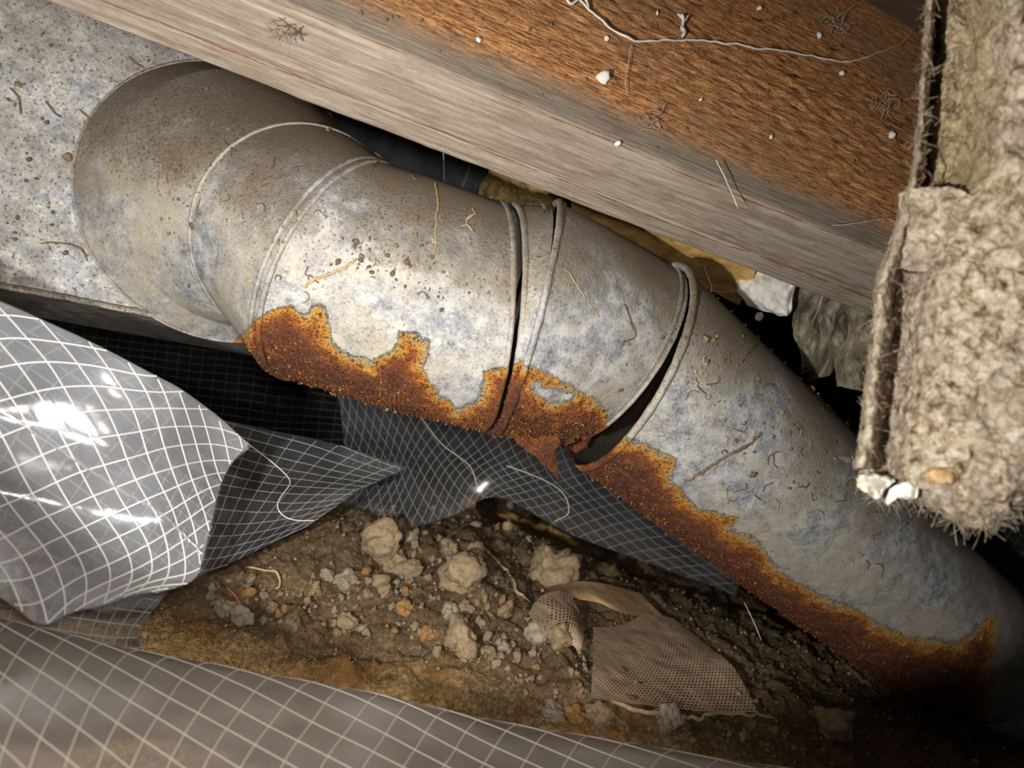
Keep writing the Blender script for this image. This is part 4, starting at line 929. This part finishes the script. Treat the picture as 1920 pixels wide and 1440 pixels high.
# ------------------------------------------------------------------ debris stuck on ducts and plenum
D = np.concatenate(DUCTPTS)
MAT_DEB = plain('dirt_debris', (0.17, 0.115, 0.07), 0.95, 300, 0.5)
spk_m = clod_mesh('duct_dirt_crumb', 311, MAT_DEB, 0.7, 2, 0.35); spk_l = clod_mesh('duct_dirt_crumb', 312, MAT_CL[0], 0.8, 2, 0.35)
def duct_at(x, y):
    i = int(np.argmin((D[:, 6]-x)**2+(D[:, 7]-y)**2)); return D[i, :3], D[i, 3:6]
cl = [(770, 490, 30), (745, 525, 20), (680, 470, 25), (820, 560, 22), (1340, 660, 45), (1400, 720, 60), (1470, 800, 60), (1520, 880, 50), (1420, 860, 45), (640, 500, 40), (300, 230, 40), (380, 210, 60), (1290, 640, 40), (1680, 960, 50), (1560, 700, 30), (800, 460, 40), (330, 390, 40)]
for k in range(230):
    x0, y0, s_ = cl[int(rng.integers(0, len(cl)))] if rng.random() < 0.7 else (rng.uniform(250, 1800), rng.uniform(150, 1100), 1)
    p, nrm = duct_at(x0+rng.normal()*s_*0.6, y0+rng.normal()*s_*0.6)
    R = rng.lognormal(0.95, 0.4)/FPX*0.62
    o = link('duct_dirt_crumb', spk_l if rng.random() < 0.4 else spk_m); o.location = tuple(p+nrm*R*0.4); o.scale = (R, R*rng.uniform(.8, 2.0), R); o.rotation_euler = tuple(rng.uniform(0, 6, 3))
    tag(o, 'tiny dirt crumb stuck on the dusty galvanized duct', 'dirt crumb', 'dirt crumbs stuck on the ducts')
def duct_fibre(pts, rad, mat, label, name='dry_rootlet', group=None, n=24):
    q_ = cr(np.array(pts, float), np.linspace(0, 1, n)); p = np.array([(lambda a: a[0]+a[1]*(rad+0.0006))(duct_at(x, y)) for x, y in q_])
    ps = p.copy(); ps[1:-1] = (p[:-2]+p[1:-1]*2+p[2:])/4
    v, f = tube(ps, rad*(1+0.4*vn(ps*300, 3)), 6); tag(link(name, mesh_from(name, v, f, mat)), label, 'root', group)
duct_fibre([(572, 536), (600, 520), (625, 512), (650, 500), (668, 485)], 0.0011, MAT_STRAW, 'pale rootlet lying across the second seam of the elbow')
duct_fibre([(815, 345), (820, 375), (818, 420), (814, 480)], 0.0006, MAT_STRAW, 'fine straw hanging from the top of the elbow middle')
duct_fibre([(1170, 570), (1180, 600), (1192, 628), (1170, 640), (1160, 652)], 0.0006, MAT_DEB, 'dark hooked rootlet on the last bright gore')
duct_fibre([(1284, 902), (1320, 880), (1365, 850), (1400, 835), (1422, 812)], 0.0012, MAT_DEB, 'long brown rootlet on the pipe above its rust')
duct_fibre([(1300, 700), (1310, 725), (1322, 745)], 0.0005, MAT_DEB, 'short dark rootlet on the pipe near the open joint')
duct_fibre([(1060, 505), (1085, 540), (1105, 572), (1125, 595)], 0.0004, MAT_STRAW, 'faint golden hair on the last bright gore')
duct_fibre([(1455, 590), (1420, 640), (1390, 680)], 0.0005, MAT_DEB, 'thin rootlet near the upper edge of the pipe')
for k in range(70):
    x, y = rng.uniform(1280, 1650), 0; y = rng.uniform(600, 880)+(x-1280)*0.55
    if rng.random() < 0.35: x, y = rng.uniform(330, 900), rng.uniform(260, 560)
    a = rng.uniform(0, 6.28); L_ = rng.uniform(5, 15)
    duct_fibre([(x, y), (x+L_*math.cos(a), y+L_*math.sin(a)), (x+2*L_*math.cos(a+.7), y+2*L_*math.sin(a+.7))], rng.uniform(0.0003, 0.0007), MAT_DEB if k % 3 else MAT_STRAW, 'short dry fibre stuck in dust on the galvanized duct', 'dry_fibre', 'dry fibres stuck on the ducts', 8)
pf = lambda x, y: on_plane(x, y, s0['C'], pn)+pn*0.0015
for pt, lb in (([(150, 205), (170, 225), (185, 250), (205, 262), (222, 280), (240, 285)], 'long dark rootlet on the plenum beside the collar'), ([(20, 165), (35, 185), (40, 215)], 'curved dark rootlet on the plenum at the left edge'),
               ([(75, 458), (110, 455), (150, 465), (165, 490)], 'thin curved rootlet low on the plenum'), ([(240, 105), (255, 120), (268, 128)], 'dark debris fibre high on the plenum'), ([(85, 190), (100, 210), (115, 220)], 'small fibre on the upper plenum')):
    strand('dry_rootlet', pt, 0.0008, MAT_DEB, lb, 'root', fn=pf, n=24)
for k in range(60):
    x, y = rng.uniform(5, 400), rng.uniform(40, 500)
    if (x-435)**2+(y-372)**2 < 235**2 : continue
    p = pf(x, y); R = rng.lognormal(0.9, 0.45)/FPX*0.65
    o = link('plenum_dirt_crumb', spk_m if k % 3 else spk_l); o.location = tuple(p); o.scale = (R, R*1.6, R); o.rotation_euler = tuple(rng.uniform(0, 6, 3)); tag(o, 'tiny dirt crumb stuck on the spangled plenum face', 'dirt crumb', 'dirt crumbs stuck on the plenum')

# sandy grains covering the rusty front bank
parts = []
gxs = rng.uniform(-0.40, 0.25, 9000); gys = 0.40+0.20*rng.beta(2, 2, 9000); gz = ground_h(gxs, gys)
for x, y, z in zip(gxs, gys, gz):
    r = rng.lognormal(-7.15, 0.35); parts.append((ico_v*r*rng.uniform(.6, 1.4, (6, 3))+np.array([x, y, z+r*0.2]), ico_f))
v, f = merge(parts)
link('sand_grains', mesh_from('sand_grains', v, f, plain('sand', (0.42, 0.27, 0.12), 0.95, 30, 0.6, 0.2), False), bpy.data.objects['floor'])['kind'] = 'stuff'
# rust scale granules along the rusted undersides
for par, x0, x1, K in ((elbow, 440, 1140, 5200), (pipe, 1040, 1900, 5200)):
    pipe_ = par is pipe
    k = (D[:, 8] > 0.08) & (D[:, 6] > x0) & (D[:, 6] < x1)
    k &= (D[:, 1] > -9)
    C_ = D[k]; own = np.zeros(len(C_), bool)
    pc = ST['P1']['C']; pd = ST['P2']['C']-pc; pd /= np.linalg.norm(pd)
    own = ((C_[:, :3]-pc)@pd > -0.01) & (C_[:, 6] > 1060) & (C_[:, 7] > 560+(C_[:, 6]-1100)*0.1)
    C_ = C_[own] if pipe_ else C_[~own]
    C_ = C_[rng.integers(0, len(C_), K)]; parts = []
    for q_ in C_:
        r = rng.lognormal(-7.45, 0.42); parts.append((ico_v*r*rng.uniform(.6, 1.4, (6, 3))+q_[:3]+q_[3:6]*r*0.6+rng.normal(size=3)*0.0006, ico_f))
    v, f = merge(parts)
    o = link('rust_scale', mesh_from('rust_scale', v, f, MAT_DUCT, False, attrs={'rust': np.clip(0.45+0.35*fbm(v*300, 2, 5), 0.1, 1), 'dirt': np.zeros(len(v))}), par); o['kind'] = 'stuff'
